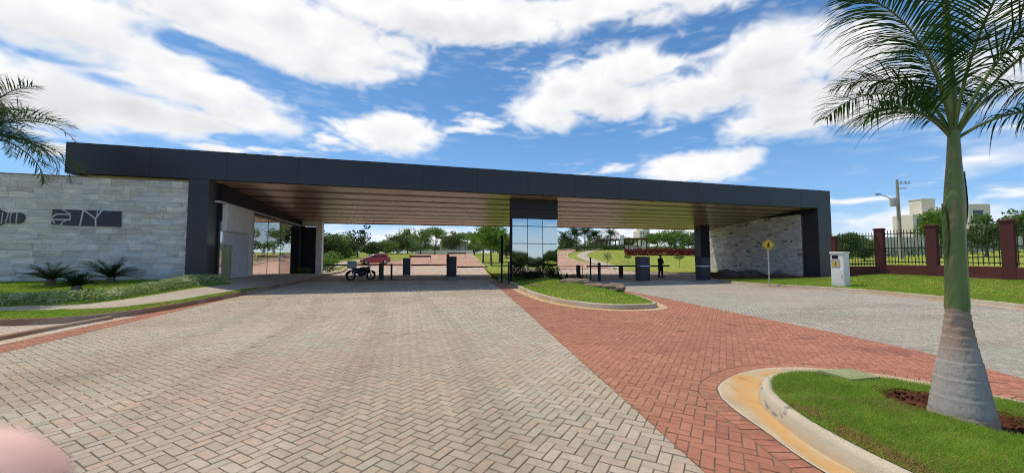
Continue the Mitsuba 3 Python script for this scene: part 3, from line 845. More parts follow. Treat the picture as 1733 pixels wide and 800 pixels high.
put(structure('road'), sheet(Polygon(np.vstack([RL, RR[::-1]])).buffer(0).intersection(sbox(0, 44, 90, 130)), up(.05), 1.0), 'm_far_inner', True)
for ln, sd in ((IL[IL[:, 1] > 43], 1), (IR[IR[:, 1] > 45], -1), (RL[RL[:, 1] > 48], 1), (RR[RR[:, 1] > 41.2], -1)):
    kerb(structure('kerb'), ln, hill, side_=sd, w=.3, h=.16, seg=8, gap=0)
PA = spline([(-7.4, 36), (-8.0, 42), (-8.6, 47.5), (-8.2, 57), (-7.0, 65), (-4.6, 74), (-4.0, 84), (-8, 95)], 8)
PB = spline([(23.4, 33), (26.2, 41), (29.6, 52), (32.4, 63), (36, 73), (44, 83), (58, 96)], 8)
XL = spline([(-9.35, 26), (-9.35, 38), (-10.4, 48), (-12.4, 58), (-15, 70), (-19, 82)], 8)
XK = spline([(-16.6, 26), (-16.7, 40), (-16.8, 50), (-17.1, 55), (-17.7, 62), (-19.2, 72), (-23.4, 84)], 8)
put(structure('road'), sheet(Polygon(np.vstack([XL, XK[::-1]])).buffer(0), lambda x, y: np.maximum(.15, hill(x, y) + .05), 1.0), 'm_far_inner', True)
kerb(structure('kerb'), XK, lambda x, y: np.maximum(.15, hill(x, y)), side_=1, w=.35, h=.2, seg=8, gap=0)
for ln, w in ((PA, 1.0), (PB, 1.1)):
    put(structure('path'), sheet(LineString(ln).buffer(w).intersection(sbox(-60, 43, 90, 130)), up(.06), 1.0), 'm_path', True)
put(structure('path'), sheet(LineString(PA).buffer(1.0).intersection(sbox(-60, 20, 90, 43)), flat(.16), 1.0), 'm_path', True)
put(structure('lawn'), sheet(Polygon([(-45, 20.5), (-6.1, 43), (-6.2, 46), (-45, 46)]), flat(.13), 2.0), 'm_lawn', True)

# ------------------------------------------------------------------ the gate: canopy, stone walls, gatehouse
can = thing('gate_canopy', 'long dark grey flat canopy spanning the entrance with glossy brown slatted soffit', 'canopy')
X0, X1, Y0, ZB, ZT = -13.65, 29.73, 20.0, 5.07, 6.37
yb = lambda x: 36.8 - .195 * (x + 7)            # the rear edge is askew to the front
zb = lambda x: 4.53 - .0105 * (x + 7)           # and the soffit falls towards it
def prism(b, t):
    """Solid between four bottom and four top corners (anticlockwise from above)."""
    return tm(list(b) + list(t), [[0, 2, 1], [0, 3, 2], [4, 5, 6], [4, 6, 7], [0, 1, 5], [0, 5, 4], [1, 2, 6], [1, 6, 5], [2, 3, 7], [2, 7, 6], [3, 0, 4], [3, 4, 7]])
def S(x, t, dz=0.0):
    y0, y1 = Y0 + .45, yb(x) - .32
    return (x, y0 + t * (y1 - y0), ZB + .025 + t * (zb(x) + .01 - ZB - .025) + dz)
rg = np.random.default_rng(6)
fx = np.linspace(X0, X1, 16)
part(can, 'fascia_frame', bx(X0 + .01, X1 - .01, Y0 + .03, Y0 + .34, ZB + .01, ZT - .01), 'm_acm_matt')
for a, b in zip(fx[:-1], fx[1:]):
    p_ = bx(a + .004 - (a + b) / 2, b - .004 - (a + b) / 2, 0, .028, ZB - 5.72, ZT - 5.72, .003)
    p_ = rot(rot(p_, rg.normal(0, .0008), (0, 0, 1)), rg.normal(0, .0022), (1, 0, 0))
    part(can, 'fascia_panel', mv(p_, (a + b) / 2, Y0, 5.72), 'm_acm')
xi0, xi1 = X0 + .303, X1 - .303
part(can, 'roof_slab', prism([(xi0, Y0 + .343, 5.25), (xi1, Y0 + .343, 5.25), (xi1, yb(xi1) - .31, 5.25), (xi0, yb(xi0) - .31, 5.25)], [(xi0, Y0 + .343, 6.12), (xi1, Y0 + .343, 6.12), (xi1, yb(xi1) - .31, 6.12), (xi0, yb(xi0) - .31, 6.12)]), 'm_acm_matt')
for x in (X0, X1 - .3):
    a_, b_ = x, x + .3
    part(can, 'side_fascia', prism([(a_, Y0 + .343, ZB), (b_, Y0 + .343, ZB), (b_, yb(b_) - .3, zb(x)), (a_, yb(a_) - .3, zb(x))], [(a_, Y0 + .343, ZT - .003), (b_, Y0 + .343, ZT - .003), (b_, yb(b_) - .3, ZT - .003), (a_, yb(a_) - .3, ZT - .003)]), 'm_acm')
part(can, 'rear_fascia', prism([(X0, yb(X0) - .297, zb(X0) - .02), (X1, yb(X1) - .297, zb(X1) - .02), (X1, yb(X1), zb(X1) - .02), (X0, yb(X0), zb(X0) - .02)], [(X0, yb(X0) - .297, ZT), (X1, yb(X1) - .297, ZT), (X1, yb(X1), ZT), (X0, yb(X0), ZT)]), 'm_acm')
part(can, 'soffit_trim', bx(-8.3, 28.2, Y0 + .345, Y0 + .44, ZB - .012, ZB + .09), 'm_trim')
rg = np.random.default_rng(5)
ts = np.linspace(0, 1, 11)
xs = np.linspace(X0 + .33, X1 - .33, 8)
def slab8(x0, x1, t0, t1, lo, hi):
    c = [(x0, t0), (x1, t0), (x1, t1), (x0, t1)]
    return prism([S(x, t, lo) for x, t in c], [S(x, t, hi) for x, t in c])
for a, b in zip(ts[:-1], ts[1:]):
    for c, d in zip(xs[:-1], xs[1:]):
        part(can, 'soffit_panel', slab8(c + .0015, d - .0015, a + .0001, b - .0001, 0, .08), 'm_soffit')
part(can, 'end_post', bx(28.45, X1, Y0, Y0 + 1.1, -.1, ZB - .003, .004), 'm_acm')
part(can, 'end_wall', bx(28.62, 29.6, Y0 + 1.103, 29.5, -.1, 4.2), 'm_acm_matt')
part(can, 'end_lintel', bx(28.0, 28.45, Y0 + .5, 24.9, 4.72, 5.0), 'm_acm_matt')
part(can, 'column', bx(25.5, 26.5, 28.0, 28.75, -.1, 4.45, .006), 'm_acm')

def stone_tiles(rng, length, z0, z1, rowh, lmin, lmax, ztop=None):
    """Split-face stones of a wall in the plane (s, z): list of (s0, s1, z0, z1, proud, tone)."""
    out, z = [], z0
    while z < z1 - .02:
        h = min(rowh * rng.uniform(.72, 1.28), z1 - z)
        s = -rng.uniform(0, lmax)
        while s < length:
            l = rng.uniform(lmin, lmax)
            a, b = max(s, 0), min(s + l, length)
            if b - a > .05:
                out.append((a, b, z, z + h, abs(rng.normal(0, .006)) + .03, rng.random()))
            s += l
        z += h
    return out

def stone_mesh(a, b, z0, z1, proud, rng, gap=.003, bev=.007):
    """One stone lying against the plane y = 0, its face towards -y, slightly skew."""
    a, b, z0, z1 = a + gap, b - gap, z0 + gap * .7, z1 - gap * .7
    sk = rng.normal(0, .004, 4)
    v = [[a, 0, z0], [b, 0, z0], [b, 0, z1], [a, 0, z1]]
    v += [[a, -proud + bev, z0], [b, -proud + bev, z0], [b, -proud + bev, z1], [a, -proud + bev, z1]]
    v += [[a + bev, -proud + sk[0], z0 + bev], [b - bev, -proud + sk[1], z0 + bev], [b - bev, -proud + sk[2], z1 - bev], [a + bev, -proud + sk[3], z1 - bev]]
    f = []
    for r in (0, 4):
        for j in range(4):
            p, q = r + j, r + (j + 1) % 4
            f += [[p, q, q + 4], [p, q + 4, p + 4]]
    f += [[8, 9, 10], [8, 10, 11]]
    return tm(v, f)

wall = thing('stone_wall', 'pale grey split stone wall bearing two dark sign plates behind the cycads', 'wall')
part(wall, 'core', bx(-24, -9.34, 20.26, 20.75, 0, 4.97), 'm_backing')
part(wall, 'coping', bx(-24, -9.34, 20.20, 20.8, 4.973, 5.0, .005), 'm_trim')
rg = np.random.default_rng(21)
st = stone_tiles(rg, 14.66, .35, 4.965, .23, .32, .92)
st.sort(key=lambda t: -t[1])        # nearest the gate (largest in view) first
st = [t for t in st if t[1] > 6.4] + [t for t in st if t[1] <= 6.4]
vis = [t for t in st if t[0] > 7.2]
rest = [t for t in st if t[0] <= 7.2]
tone = lambda r: f'm_stone{min(5, int(r * 6))}'
for t in vis[:300]:
    part(wall, 'stone', mv(stone_mesh(*t[:5], rg), -24, 20.262, 0), tone(t[5]))
rest += vis[300:]
if rest:
    part(wall, 'stone_facing', cat([mv(stone_mesh(*t[:5], rg), -24, 20.262, 0) for t in rest]), 'm_stone0', kind='stuff')

wall2 = thing('stone_wall', 'dim grey rubble stone wall under the canopy behind the yellow warning sign', 'wall')
part(wall2, 'core', bx(28.36, 28.6, 21.12, 30.9, -.1, 4.83), 'm_backing')
rg = np.random.default_rng(22)
ms, cols = [], []
for t in stone_tiles(rg, 9.7, -.05, 4.82, .165, .16, .52):
    m = stone_mesh(*t[:4], t[4] * 1.6, rg, .006, .012)
    m = rot(m, -math.pi / 2)                 # face towards -x; s runs along -y
    m = mv(m, 28.362, 30.85, 0)
    ms.append(m)
    c = np.array([[.64, .62, .59], [.70, .685, .66], [.58, .56, .53], [.74, .73, .71]][int(t[5] * 4)]) * rg.uniform(.85, 1.12)
    if rg.random() < .05:
        c = c * .45
    cols.append(np.tile(c, (len(m.vertices), 1)))
part(wall2, 'stone_facing', cat(ms), 'm_stone_vc', kind='stuff', color=np.vstack(cols))

gh = thing('gatehouse', 'gatehouse at the left under the canopy with grey walls and a wide glazed front', 'building')
XG = -8.42
part(gh, 'column', bx(-9.33, -8.55, 20.02, 20.95, .2, ZB - .003, .006), 'm_acm')
part(gh, 'lintel', bx(-9.2, XG - .04, 20.953, 21.2, 3.3, 4.12), 'm_acm_matt')
part(gh, 'upper_panel', bx(-9.3, XG + .02, 20.953, 36.3, 4.21, 5.05), 'm_acm_matt')
part(gh, 'eaves_trim', bx(-9.3, XG + .10, 20.6, 36.2, 4.13, 4.207, .008), 'm_render_grey')
part(gh, 'upper_block', bx(-9.2, XG + .16, 21.2, 24.2, 2.83, 4.127, .01), 'm_render_pale')
part(gh, 'wall', bx(-9.2, XG, 21.35, 24.4, .1, 2.827, .01), 'm_render_grey')
part(gh, 'pilaster', bx(-9.2, XG + .06, 24.403, 24.85, .1, 4.127, .01), 'm_render_pale')
part(gh, 'rear_column', bx(-9.2, -7.32, 35.45, 36.2, -.05, 4.127, .006), 'm_acm_matt')
part(gh, 'end_pillar', bx(-7.317, -6.85, 35.5, 36.25, -.05, 4.62, .006), 'm_render_pale')
part(gh, 'rear_beam', bx(-9.2, -7.32, 35.5, 36.2, 4.21, 4.7, .006), 'm_render_pale')
w = part(gh, 'window', cat([bx(-8.6, XG + .03, 24.853, 25.0, .1, 4.12), bx(-8.6, XG + .03, 35.3, 35.447, .1, 4.12), bx(-8.6, XG + .03, 25.003, 35.297, 3.98, 4.12), bx(-8.6, XG + .03, 25.003, 35.297, .1, .2)]), 'm_black', label='wide glazed front showing trees and a red road behind')
rg = np.random.default_rng(2)
for i in range(4):
    a, b = 25.003 + i * 2.574 + .012, 25.003 + (i + 1) * 2.574 - .012
    part(gh, 'window__pane', quads([(XG - .05, a, .2), (XG - .05, b, .2), (XG - .05, b, 3.98), (XG - .05, a, 3.98)], [[0, 1, 2, 3]]), 'm_clear')
    if i:
        part(gh, 'window__mullion', bx(XG - .06, XG - .03, a - .022, a - .012, .2, 3.98), 'm_black')
d = part(gh, 'door', bx(-8.6, XG - .06, 20.953, 21.05, .3, 3.297), 'm_black')
part(gh, 'door__pane', bx(-8.53, XG - .035, 21.053, 21.345, .4, 3.29), 'm_mirror_dark')
part(gh, 'intercom', bx(XG + .003, XG + .09, 21.62, 22.0, 1.62, 2.1, .015), 'm_black')

tot = thing('marker_post', 'pale greenish stone post standing before the gatehouse wall', 'post')
part(tot, 'shaft', bx(-8.33, -8.08, 21.1, 21.36, .3, 2.1, .015), 'm_slab')
part(tot, 'cap', bx(-8.35, -8.06, 21.08, 21.38, 2.103, 2.15, .01), 'm_slab')

# sign plates on the left wall: dark plates with the lettering cut through them
def plate(poly, strokes, width, at, sx, sy, thick=.035):
    cut = unary_union([LineString(s).buffer(w_, cap_style=2, join_style=2) for s, w_ in strokes])
    g = shapely.affinity.affine_transform(poly, [1, 0, 0, 1, 0, 0]).difference(cut)
    return upright(extr(g, thick), at)
def pt(x, y):
    return ((x - 705) / 910 * 2.30, (340 - y) / 235 * .69)
import shapely.affinity
sg = thing('sign_plate', 'dark rectangular sign plate with thin angular cut lettering near the wall middle', 'sign')
strokes = [([pt(790, 88), pt(930, 160), pt(940, 235), pt(850, 280), pt(800, 345)], .020), ([pt(935, 172), pt(755, 175), pt(705, 222)], .026), ([pt(945, 250), pt(725, 250)], .026),
           ([pt(698, 228), pt(745, 305)], .026), ([pt(1104, 98), pt(1068, 345)], .030), ([pt(1115, 108), pt(1270, 228), pt(1280, 350)], .028), ([pt(1352, 98), pt(1272, 228)], .030), ([pt(1290, 98), pt(1286, 200)], .018)]
outline = Polygon([pt(705, 105), pt(1612, 112), pt(1618, 340), pt(860, 330), pt(820, 300), pt(790, 322), pt(702, 322)])
def lettered(t, outline, strokes, at, mat='m_galv_pale'):
    part(t, 'plate', plate(outline, strokes, .03, at, 1, 1), 'm_navy')
    ink = unary_union([LineString(s).buffer(w_ - .003, cap_style=2, join_style=2) for s, w_ in strokes])
    part(t, 'lettering', upright(extr(ink, .034), at), mat)
lettered(sg, outline, strokes, (-14.07, 20.205, 2.87))
def pu(x, y):
    return ((x - 350) / 910 * 2.30, (360 - y) / 235 * .69)
sg2 = thing('sign_plate', 'dark rounded sign plate with upright cut strokes at the left edge of the wall', 'sign')
outline = Polygon([pu(-420, 95), pu(-40, 95), pu(60, 150), pu(130, 182), pu(280, 175), pu(330, 195), pu(352, 240), pu(330, 300), pu(290, 325), pu(110, 325), pu(60, 355), pu(-420, 360)])
strokes = [([pu(28, 150), pu(18, 322), pu(75, 326), pu(80, 175)], .022), ([pu(150, 182), pu(122, 320)], .024), ([pu(188, 182), pu(172, 240), pu(180, 320)], .022), ([pu(255, 175), pu(250, 326)], .026),
           ([pu(-60, 150), pu(-60, 320)], .024), ([pu(-140, 150), pu(-140, 320), pu(-80, 320)], .024), ([pu(-240, 150), pu(-240, 320)], .024), ([pu(-320, 150), pu(-260, 320)], .024)]
lettered(sg2, outline, strokes, (-14.93, 20.205, 2.84), 'm_galv')

# mirror-glass pillar in the middle
pil = thing('glass_pillar', 'broad pillar clad in mirror glass panes under a black head on the island', 'pillar')
PX0, PX1, PY0, PY1 = 6.05, 8.92, 21.35, 21.85
part(pil, 'head', bx(PX0 - .02, PX1 + .02, PY0 - .02, PY1, 4.42, ZB + .03, .008), 'm_black')
part(pil, 'head_band', bx(PX0 - .02, PX1 + .02, PY0 - .02, PY1, 3.86, 4.408, .008), 'm_black')
part(pil, 'core', bx(PX0 + .05, PX1 - .05, PY0 + .05, PY1 - .05, .1, 3.855), 'm_black')
part(pil, 'side_cladding', bx(PX0, PX0 + .045, PY0 + .06, PY1, .1, 3.855), 'm_acm_matt')
part(pil, 'side_cladding', bx(PX1 - .045, PX1, PY0 + .06, PY1, .1, 3.855), 'm_acm_matt')
rg = np.random.default_rng(9)
wx = np.linspace(PX0, PX1, 4)
zz = [.1, 1.15, 2.37, 3.40, 3.855]
for i in range(3):
    for j in range(4):
        a, b, c, d = wx[i] + .02, wx[i + 1] - .02, zz[j] + .02, zz[j + 1] - .02
        # each pane is a shallow, slightly warped sheet
        nu, nv = 9, 9
        U, V = np.meshgrid(np.linspace(a, b, nu), np.linspace(c, d, nv))
        bow = .0035 * np.sin(np.pi * (U - a) / (b - a)) * np.sin(np.pi * (V - c) / (d - c)) * rg.normal(0, 1) + rg.normal(0, .0035) * (U - (a + b) / 2) + rg.normal(0, .003) * (V - (c + d) / 2)
        k = (np.arange(nv - 1)[:, None] * nu + np.arange(nu - 1)[None]).ravel()
        front = quads(np.column_stack([U.ravel(), (PY0 + bow).ravel(), V.ravel()]), np.stack([k, k + 1, k + nu + 1, k + nu], 1))
        rim = bx(a, b, PY0 + .006, PY0 + .04, c, d)
        part(pil, 'pane', front, 'm_mirror', True)
    part(pil, 'mullion', bx(wx[i] - .011 + (.011 if i == 0 else 0), wx[i] + .011, PY0 + .012, PY0 + .045, .1, 3.85), 'm_black')

# ------------------------------------------------------------------ kiosks of the barriers, posts, arms
def kiosk(name, label, x, y, w, d, h, base, stripe=True, plinth=None):
    t = thing(name, label, 'barrier', 'boom barriers of the entrance lanes')
    part(t, 'body', bx(x - w / 2, x + w / 2, y - d / 2, y + d / 2, base + .02, base + h - .03, .012), 'm_navy')
    part(t, 'lid', bx(x - w / 2 - .012, x + w / 2 + .012, y - d / 2 - .012, y + d / 2 + .012, base + h - .027, base + h, .01), 'm_navy')
    part(t, 'door', bx(x - w / 2 + .04, x + w / 2 - .04, y - d / 2 - .008, y - d / 2 - .001, base + .08, base + h * .56), 'm_acm')
    if stripe:
        part(t, 'stripe', bx(x - w / 2 - .006, x + w / 2 + .006, y - d / 2 - .012, y + d / 2 + .006, base + h * .60, base + h * .60 + .05), 'm_stripe')
    if plinth:
        part(t, 'plinth', bx(x - plinth[0] / 2, x + plinth[0] / 2, y - plinth[1] / 2 - .25, y + plinth[1] / 2, -.02, base + .02, .02), 'm_plinth')
    return t
c1 = kiosk('boom_barrier', 'boom barrier with dark plain cabinet, nearest to the red car', .16, 33.4, .62, .5, 1.45, .03, False)
c2 = kiosk('boom_barrier', 'boom barrier with dark cabinet on a long concrete plinth and a taller post beside it', 3.46, 28.9, .62, .5, 1.5, .12, False, (.95, 3.4))
c3 = kiosk('boom_barrier', 'boom barrier with white striped dark cabinet left of the guard in black', 14.87, 21.4, .74, .55, 1.56, .04, True, (.95, 1.0))
kiosk('boom_barrier', 'white striped dark barrier cabinet without arm in front of the right column', 18.62, 20.3, .70, .55, 1.5, .06, True, (1.25, 1.1))
part(c2, 'reader_post', bx(2.98, 3.12, 28.2, 28.34, .02, 1.75, .01), 'm_black')
part(c2, 'reader', bx(2.95, 3.15, 28.1, 28.2, 1.2, 1.75, .012), 'm_black')

def arm(t, x0, x1, y, z, th=.085):
    k = part(t, 'arm', bx(min(x0, x1), max(x0, x1), y - th / 2, y + th / 2, z - th / 2, z + th / 2, .008), 'm_acm_matt')
    scene[num_fast(k + '__tip')] = mikit.ply(bx((x1 if x1 > x0 else x1 - .08), (x1 + .08 if x1 > x0 else x1), y - th / 2 - .006, y + th / 2 + .006, z - th / 2 - .006, z + th / 2 + .006, .006), 'm_black')
arm(c1, -.16, -6.1, 33.3, .92)
arm(c2, 3.1, .52, 28.9, .98)
arm(c2, 3.78, 6.0, 28.5, .82, .085)
arm(c3, 14.48, 11.0, 21.5, 1.0)
arm(c3, 15.26, 17.0, 21.6, .98)
hr = thing('hand_rail', 'thin dark rail just right of the glass pillar between the lanes', 'rail')
part(hr, 'bar', bx(10.3, 13.2, 26.48, 26.52, .84, .88, .008), 'm_acm_matt')
for x_ in (10.4, 13.1):
    part(hr, 'post', bx(x_ - .02, x_ + .02, 26.48, 26.52, 0, .837), 'm_acm_matt')

def bollard(label, x, y, h, r, sq=False):
    t = thing('bollard', label, 'post', 'dark posts beside the barriers')
    if sq:
        part(t, 'shaft', bx(x - r, x + r, y - r, y + r, -.02, h - .03, .012), 'm_black')
        part(t, 'cap', bx(x - r - .01, x + r + .01, y - r - .01, y + r + .01, h - .027, h, .008), 'm_black')
    else:
        part(t, 'shaft', lathe([(r * 1.5, 0), (r * 1.5, .02), (r, .025), (r, h - .06), (r * .8, h - .04)], 12, (x, y, 0)), 'm_black', 40)
        part(t, 'cap', lathe([(r * 1.12, h - .07), (r * 1.12, h - .02), (r * .6, h), (0.001, h + .004)], 12, (x, y, 0)), 'm_black', 40)
bollard('broad square dark post right of the motorcycle', -1.56, 27.9, 1.15, .155, True)
bollard('slim dark post beneath the tail of the red car', -.9, 28.4, 1.1, .07)
bollard('thick dark post nearest the glass pillar on the right lane', 11.75, 24.4, 1.0, .15)
bollard('thin tall dark post behind the thick one on the right lane', 12.6, 24.2, 1.55, .045)
bollard('dark post in the middle of the right lane line', 12.4, 22.6, 1.2, .10)
bollard('short thick dark post left of the striped cabinet', 15.7, 25.3, .95, .16)
bollard('dark post between the striped cabinet and the guard', 17.4, 24.4, 1.12, .10)

# black metal frame of the footway gate at the pillar's left
pg = thing('pedestrian_gate', 'slim black metal gate frame with panel at the left side of the glass pillar', 'gate')
part(pg, 'post', bx(5.86, 5.94, 23.2, 23.28, .02, 1.25), 'm_black')
part(pg, 'post', bx(5.88, 5.97, 21.6, 21.69, .02, 1.3), 'm_black')
part(pg, 'panel', bx(6.18, 6.34, 24.6, 24.68, 1.1, 3.0), 'm_black')
part(pg, 'post', bx(6.22, 6.30, 24.6, 24.68, .02, 1.1), 'm_black')
for z_ in (.35, .68, 1.0):
    part(pg, 'rail', bx(5.89, 5.93, 21.69, 23.2, z_, z_ + .03), 'm_black')

# ------------------------------------------------------------------ warning sign, meter box
ws = thing('warning_sign', 'yellow diamond pedestrian warning sign on a grey pole before the rubble wall', 'traffic sign')
WX, WY = 18.55, 15.62
part(ws, 'pole', cyl((WX, WY, .05), (WX, WY, 2.5), .032, 10), 'm_galv', 40)
dia = Polygon([(0, -.34), (.34, 0), (0, .34), (-.34, 0)]).buffer(-.04).buffer(.04)
wsa = math.radians(-24)
off = np.array([math.sin(wsa), -math.cos(wsa)]) * .035
part(ws, 'plate', upright(extr(dia, .008), (WX + off[0] * 1.0, WY + off[1], 2.22), wsa), 'm_yellow')
rim = dia.buffer(-.022).difference(dia.buffer(-.038))
part(ws, 'border', upright(extr(rim, .003), (WX + off[0] * 1.3, WY + off[1] * 1.3, 2.22), wsa), 'm_black')
fig = unary_union([Point(.01, .115).buffer(.034), LineString([(0, .07), (-.01, -.03)]).buffer(.035), LineString([(-.01, -.03), (.06, -.14)]).buffer(.02), LineString([(-.01, -.03), (-.07, -.145)]).buffer(.02), LineString([(0, .06), (.08, -.01)]).buffer(.016), LineString([(0, .06), (-.075, .0)]).buffer(.016)])
part(ws, 'pictogram', upright(extr(fig, .003), (WX + off[0] * 1.3, WY + off[1] * 1.3, 2.22), wsa), 'm_black')
part(ws, 'clamp', bx(WX - .05, WX + .05, WY - .04, WY + .04, .62, .72, .01), 'm_grey_metal')

mb = thing('meter_box', 'white electricity meter cabinet with hazard sticker on the grass at the right kerb', 'utility cabinet')
MX, MY, MZ = 20.45, 13.45, .14
ma = math.radians(8)
def mbp(name, m, mat, **k):
    part(mb, name, mv(rot(m, ma), MX, MY, MZ), mat, **k)
mbp('body', bx(-.25, .25, -.27, .27, -.1, 1.60, .015), 'm_white_box')
mbp('lid', bx(-.29, .28, -.30, .30, 1.603, 1.68, .02), 'm_white_box')
mbp('door', bx(-.262, -.252, -.23, .23, .12, .86, .004), 'm_white_box')
mbp('window', bx(-.262, -.252, -.05, .20, 1.36, 1.53, .004), 'm_glass_dark')
def side(mesh):     # drawn in xy -> on the -x face, reading right way round
    m = mesh.copy()
    m.apply_transform(trimesh.transformations.rotation_matrix(math.pi / 2, [1, 0, 0]))
    m.apply_transform(trimesh.transformations.rotation_matrix(-math.pi / 2, [0, 0, 1]))
    return m
mbp('sticker', mv(side(extr(sbox(-.17, -.21, .17, .21), .004)), -.257, .06, 1.12), 'm_galv')
tri = Polygon([(-.13, -.12), (.13, -.12), (0, .14)]).buffer(.012)
mbp('hazard_triangle', mv(side(extr(tri, .004)), -.262, .06, 1.14), 'm_yellow')
bolt = Polygon([(.03, .09), (-.045, -.01), (-.005, -.01), (-.03, -.09), (.05, .02), (.01, .02)])
mbp('hazard_symbol', mv(side(extr(bolt.union(Polygon([(-.06, -.105), (.06, -.105), (.06, -.09), (-.06, -.09)])), .003)), -.267, .06, 1.13), 'm_black')
mbp('handle', bx(-.285, -.263, -.19, -.16, .45, .60, .006), 'm_grey_metal')

# ------------------------------------------------------------------ fence with maroon piers
fl = [(23.65, 15.8, .42, 'dark maroon corner pier where the fence meets the canopy post'), (26.1, 15.06, .50, 'maroon fence pier left of the utility pole'),
      (25.95, 12.75, .55, 'maroon fence pier directly left of the royal palm trunk'), (25.4, 10.0, .62, 'tallest maroon fence pier at the far right'), (25.0, 7.3, .66, 'maroon fence pier at the right end of the fence')]
for i, (x, y, s, lab) in enumerate(fl):
    z0 = float(right_land(np.array([x]), np.array([y]))[0])
    t = thing('fence_pier', lab, 'pier', 'maroon piers of the fence')
    a = .22 if i else .0
    h = 2.62 if i else 2.35
    q = .19 if i else .12
    part(t, 'shaft', mv(rot(bx(-q, q, -q, q, -.2, h - .10, .01), a), x, y, z0), 'm_maroon')
    part(t, 'cap', mv(rot(bx(-q - .03, q + .03, -q - .03, q + .03, h - .097, h, .012), a), x, y, z0), 'm_maroon')
for i in range(4):
    (x0, y0, _, _), (x1, y1, _, _) = fl[i], fl[i + 1]
    lab = ['dark green bar fence panel beside the meter box', 'dark green bar fence panel in front of the utility pole', 'dark green bar fence panel behind the royal palm trunk', 'dark green bar fence panel at the right frame edge'][i]
    t = thing('bar_fence', lab, 'fence', 'bar fences between the maroon piers')
    za, zb_ = [float(right_land(np.array([x]), np.array([y]))[0]) for x, y in ((x0, y0), (x1, y1))]
    L = math.hypot(x1 - x0, y1 - y0)
    an = math.atan2(y1 - y0, x1 - x0)
    zm = (za + zb_) / 2
    place = lambda m: mv(rot(m, an), x0, y0, zm)
    part(t, 'plinth_wall', place(bx(.2, L - .2, -.10, .10, -.4, .56, .01)), 'm_maroon')
    n = 13
    for z_ in (.70, 1.45, 2.25):
        part(t, 'rail', place(bx(.2, L - .2, -.016, .016, z_, z_ + .045)), 'm_fence')
    for j in range(n):
        s_ = .2 + (L - .4) * (j + .5) / n
        b = cat([bx(s_ - .017, s_ + .017, -.032, -.018, .60, 2.42), tm([[s_ - .017, -.032, 2.42], [s_ + .017, -.032, 2.42], [s_, -.032, 2.5], [s_ - .017, -.018, 2.42], [s_ + .017, -.018, 2.42], [s_, -.018, 2.5]], [[0, 1, 2], [3, 5, 4], [0, 2, 5], [0, 5, 3], [1, 4, 5], [1, 5, 2]])])
        part(t, 'bar', place(b), 'm_fence')

# ------------------------------------------------------------------ plants
def leaf_quads(c, size, rng, up=.3, aspect=.5):
    """Rhombic leaves at the points c."""
    n = len(c)
    nrm = rng.normal(0, 1, (n, 3)) + [0, 0, up]
    nrm /= np.linalg.norm(nrm, axis=1, keepdims=True)
    a = np.cross(nrm, rng.normal(0, 1, (n, 3)))
    a /= np.linalg.norm(a, axis=1, keepdims=True) + 1e-9
    b = np.cross(nrm, a)
    s = (size * rng.uniform(.65, 1.35, n))[:, None]
    bend = nrm * s * .16
    v = np.stack([c - a * s, c + b * s * aspect + bend, c + a * s, c - b * s * aspect + bend], 1).reshape(-1, 3)
    i = np.arange(n) * 4
    return tm(v, np.vstack([np.stack([i, i + 1, i + 2], 1), np.stack([i, i + 2, i + 3], 1)]))

def ball(rng, n, shell=.55):
    d = rng.normal(0, 1, (n, 3))
    d /= np.linalg.norm(d, axis=1, keepdims=True)
    return d * (rng.uniform(0, 1, n) ** .5 * (1 - shell) + shell)[:, None] * np.minimum(1, .8 + .3 * rng.random(n))[:, None]

TREE = {'d': ('m_leaf_dark', .05, 40, 80, .19), 'm': ('m_leaf_mid', .16, 34, 75, .18), 's': ('m_leaf_sparse', .3, 12, 60, .18), 'a': ('m_leaf_mid', .38, 24, 65, .18), 'b': ('m_leaf_bright', .26, 34, 75, .17)}

def tree(name, label, catg, x, y, top, w, kind, seed, group=None, scale=1.0, base=None):
    rng = np.random.default_rng(seed)
    mat, low, nc, nl, ls = TREE[kind]
    zb = float(hill(x, y)) if base is None else base
    h = top - zb
    z0 = zb + h * low
    t = thing(name, label, catg, group)
    rx, rz = w / 2, (top - z0) / 2
    cz = z0 + rz
    cen, rad = [], []
    for i in range(nc):
        d = rng.normal(0, 1, 3)
        d /= np.linalg.norm(d)
        k = rng.uniform(.35, .86)
        if kind == 'a':
            d[2] = abs(d[2]) * .7 - .1
        flatk = 1.0 if kind not in 'a' else .8
        cen.append([x + d[0] * rx * k, y + d[1] * rx * k, cz + d[2] * rz * k * flatk])
        rad.append(rng.uniform(.16, .34) * (w + 2 * rz) / 2 * (.62 if kind == 's' else .8))
    cen, rad = np.array(cen), np.array(rad)
    pts = []
    for c, r in zip(cen, rad):
        n = int(nl * scale * rng.uniform(.7, 1.3))
        pts.append(c + ball(rng, n) * r * [1, 1, .72])
    pts = np.vstack(pts)
    part(t, 'crown', leaf_quads(pts, ls * (.7 + w / 14), rng), mat)
    fork = zb + h * (low + .18)
    bend = rng.normal(0, .03 * h, 2)
    tr = [tube([(x, y, zb - .2), (x + bend[0] * .4, y + bend[1] * .4, zb + (fork - zb) * .5), (x + bend[0], y + bend[1], fork)], [.035 * h ** .8 + .03, .027 * h ** .8 + .02, .02 * h ** .8 + .015], 7)]
    for c in cen[:9]:
        mid = (np.array([x + bend[0], y + bend[1], fork]) * .5 + c * .5) + [0, 0, .06 * h]
        tr.append(tube([(x + bend[0], y + bend[1], fork - .1), mid, c], [.013 * h ** .8 + .012, .010 * h ** .8, .006 * h ** .8], 5))
    part(t, 'trunk', cat(tr), 'm_trunk')
    return t

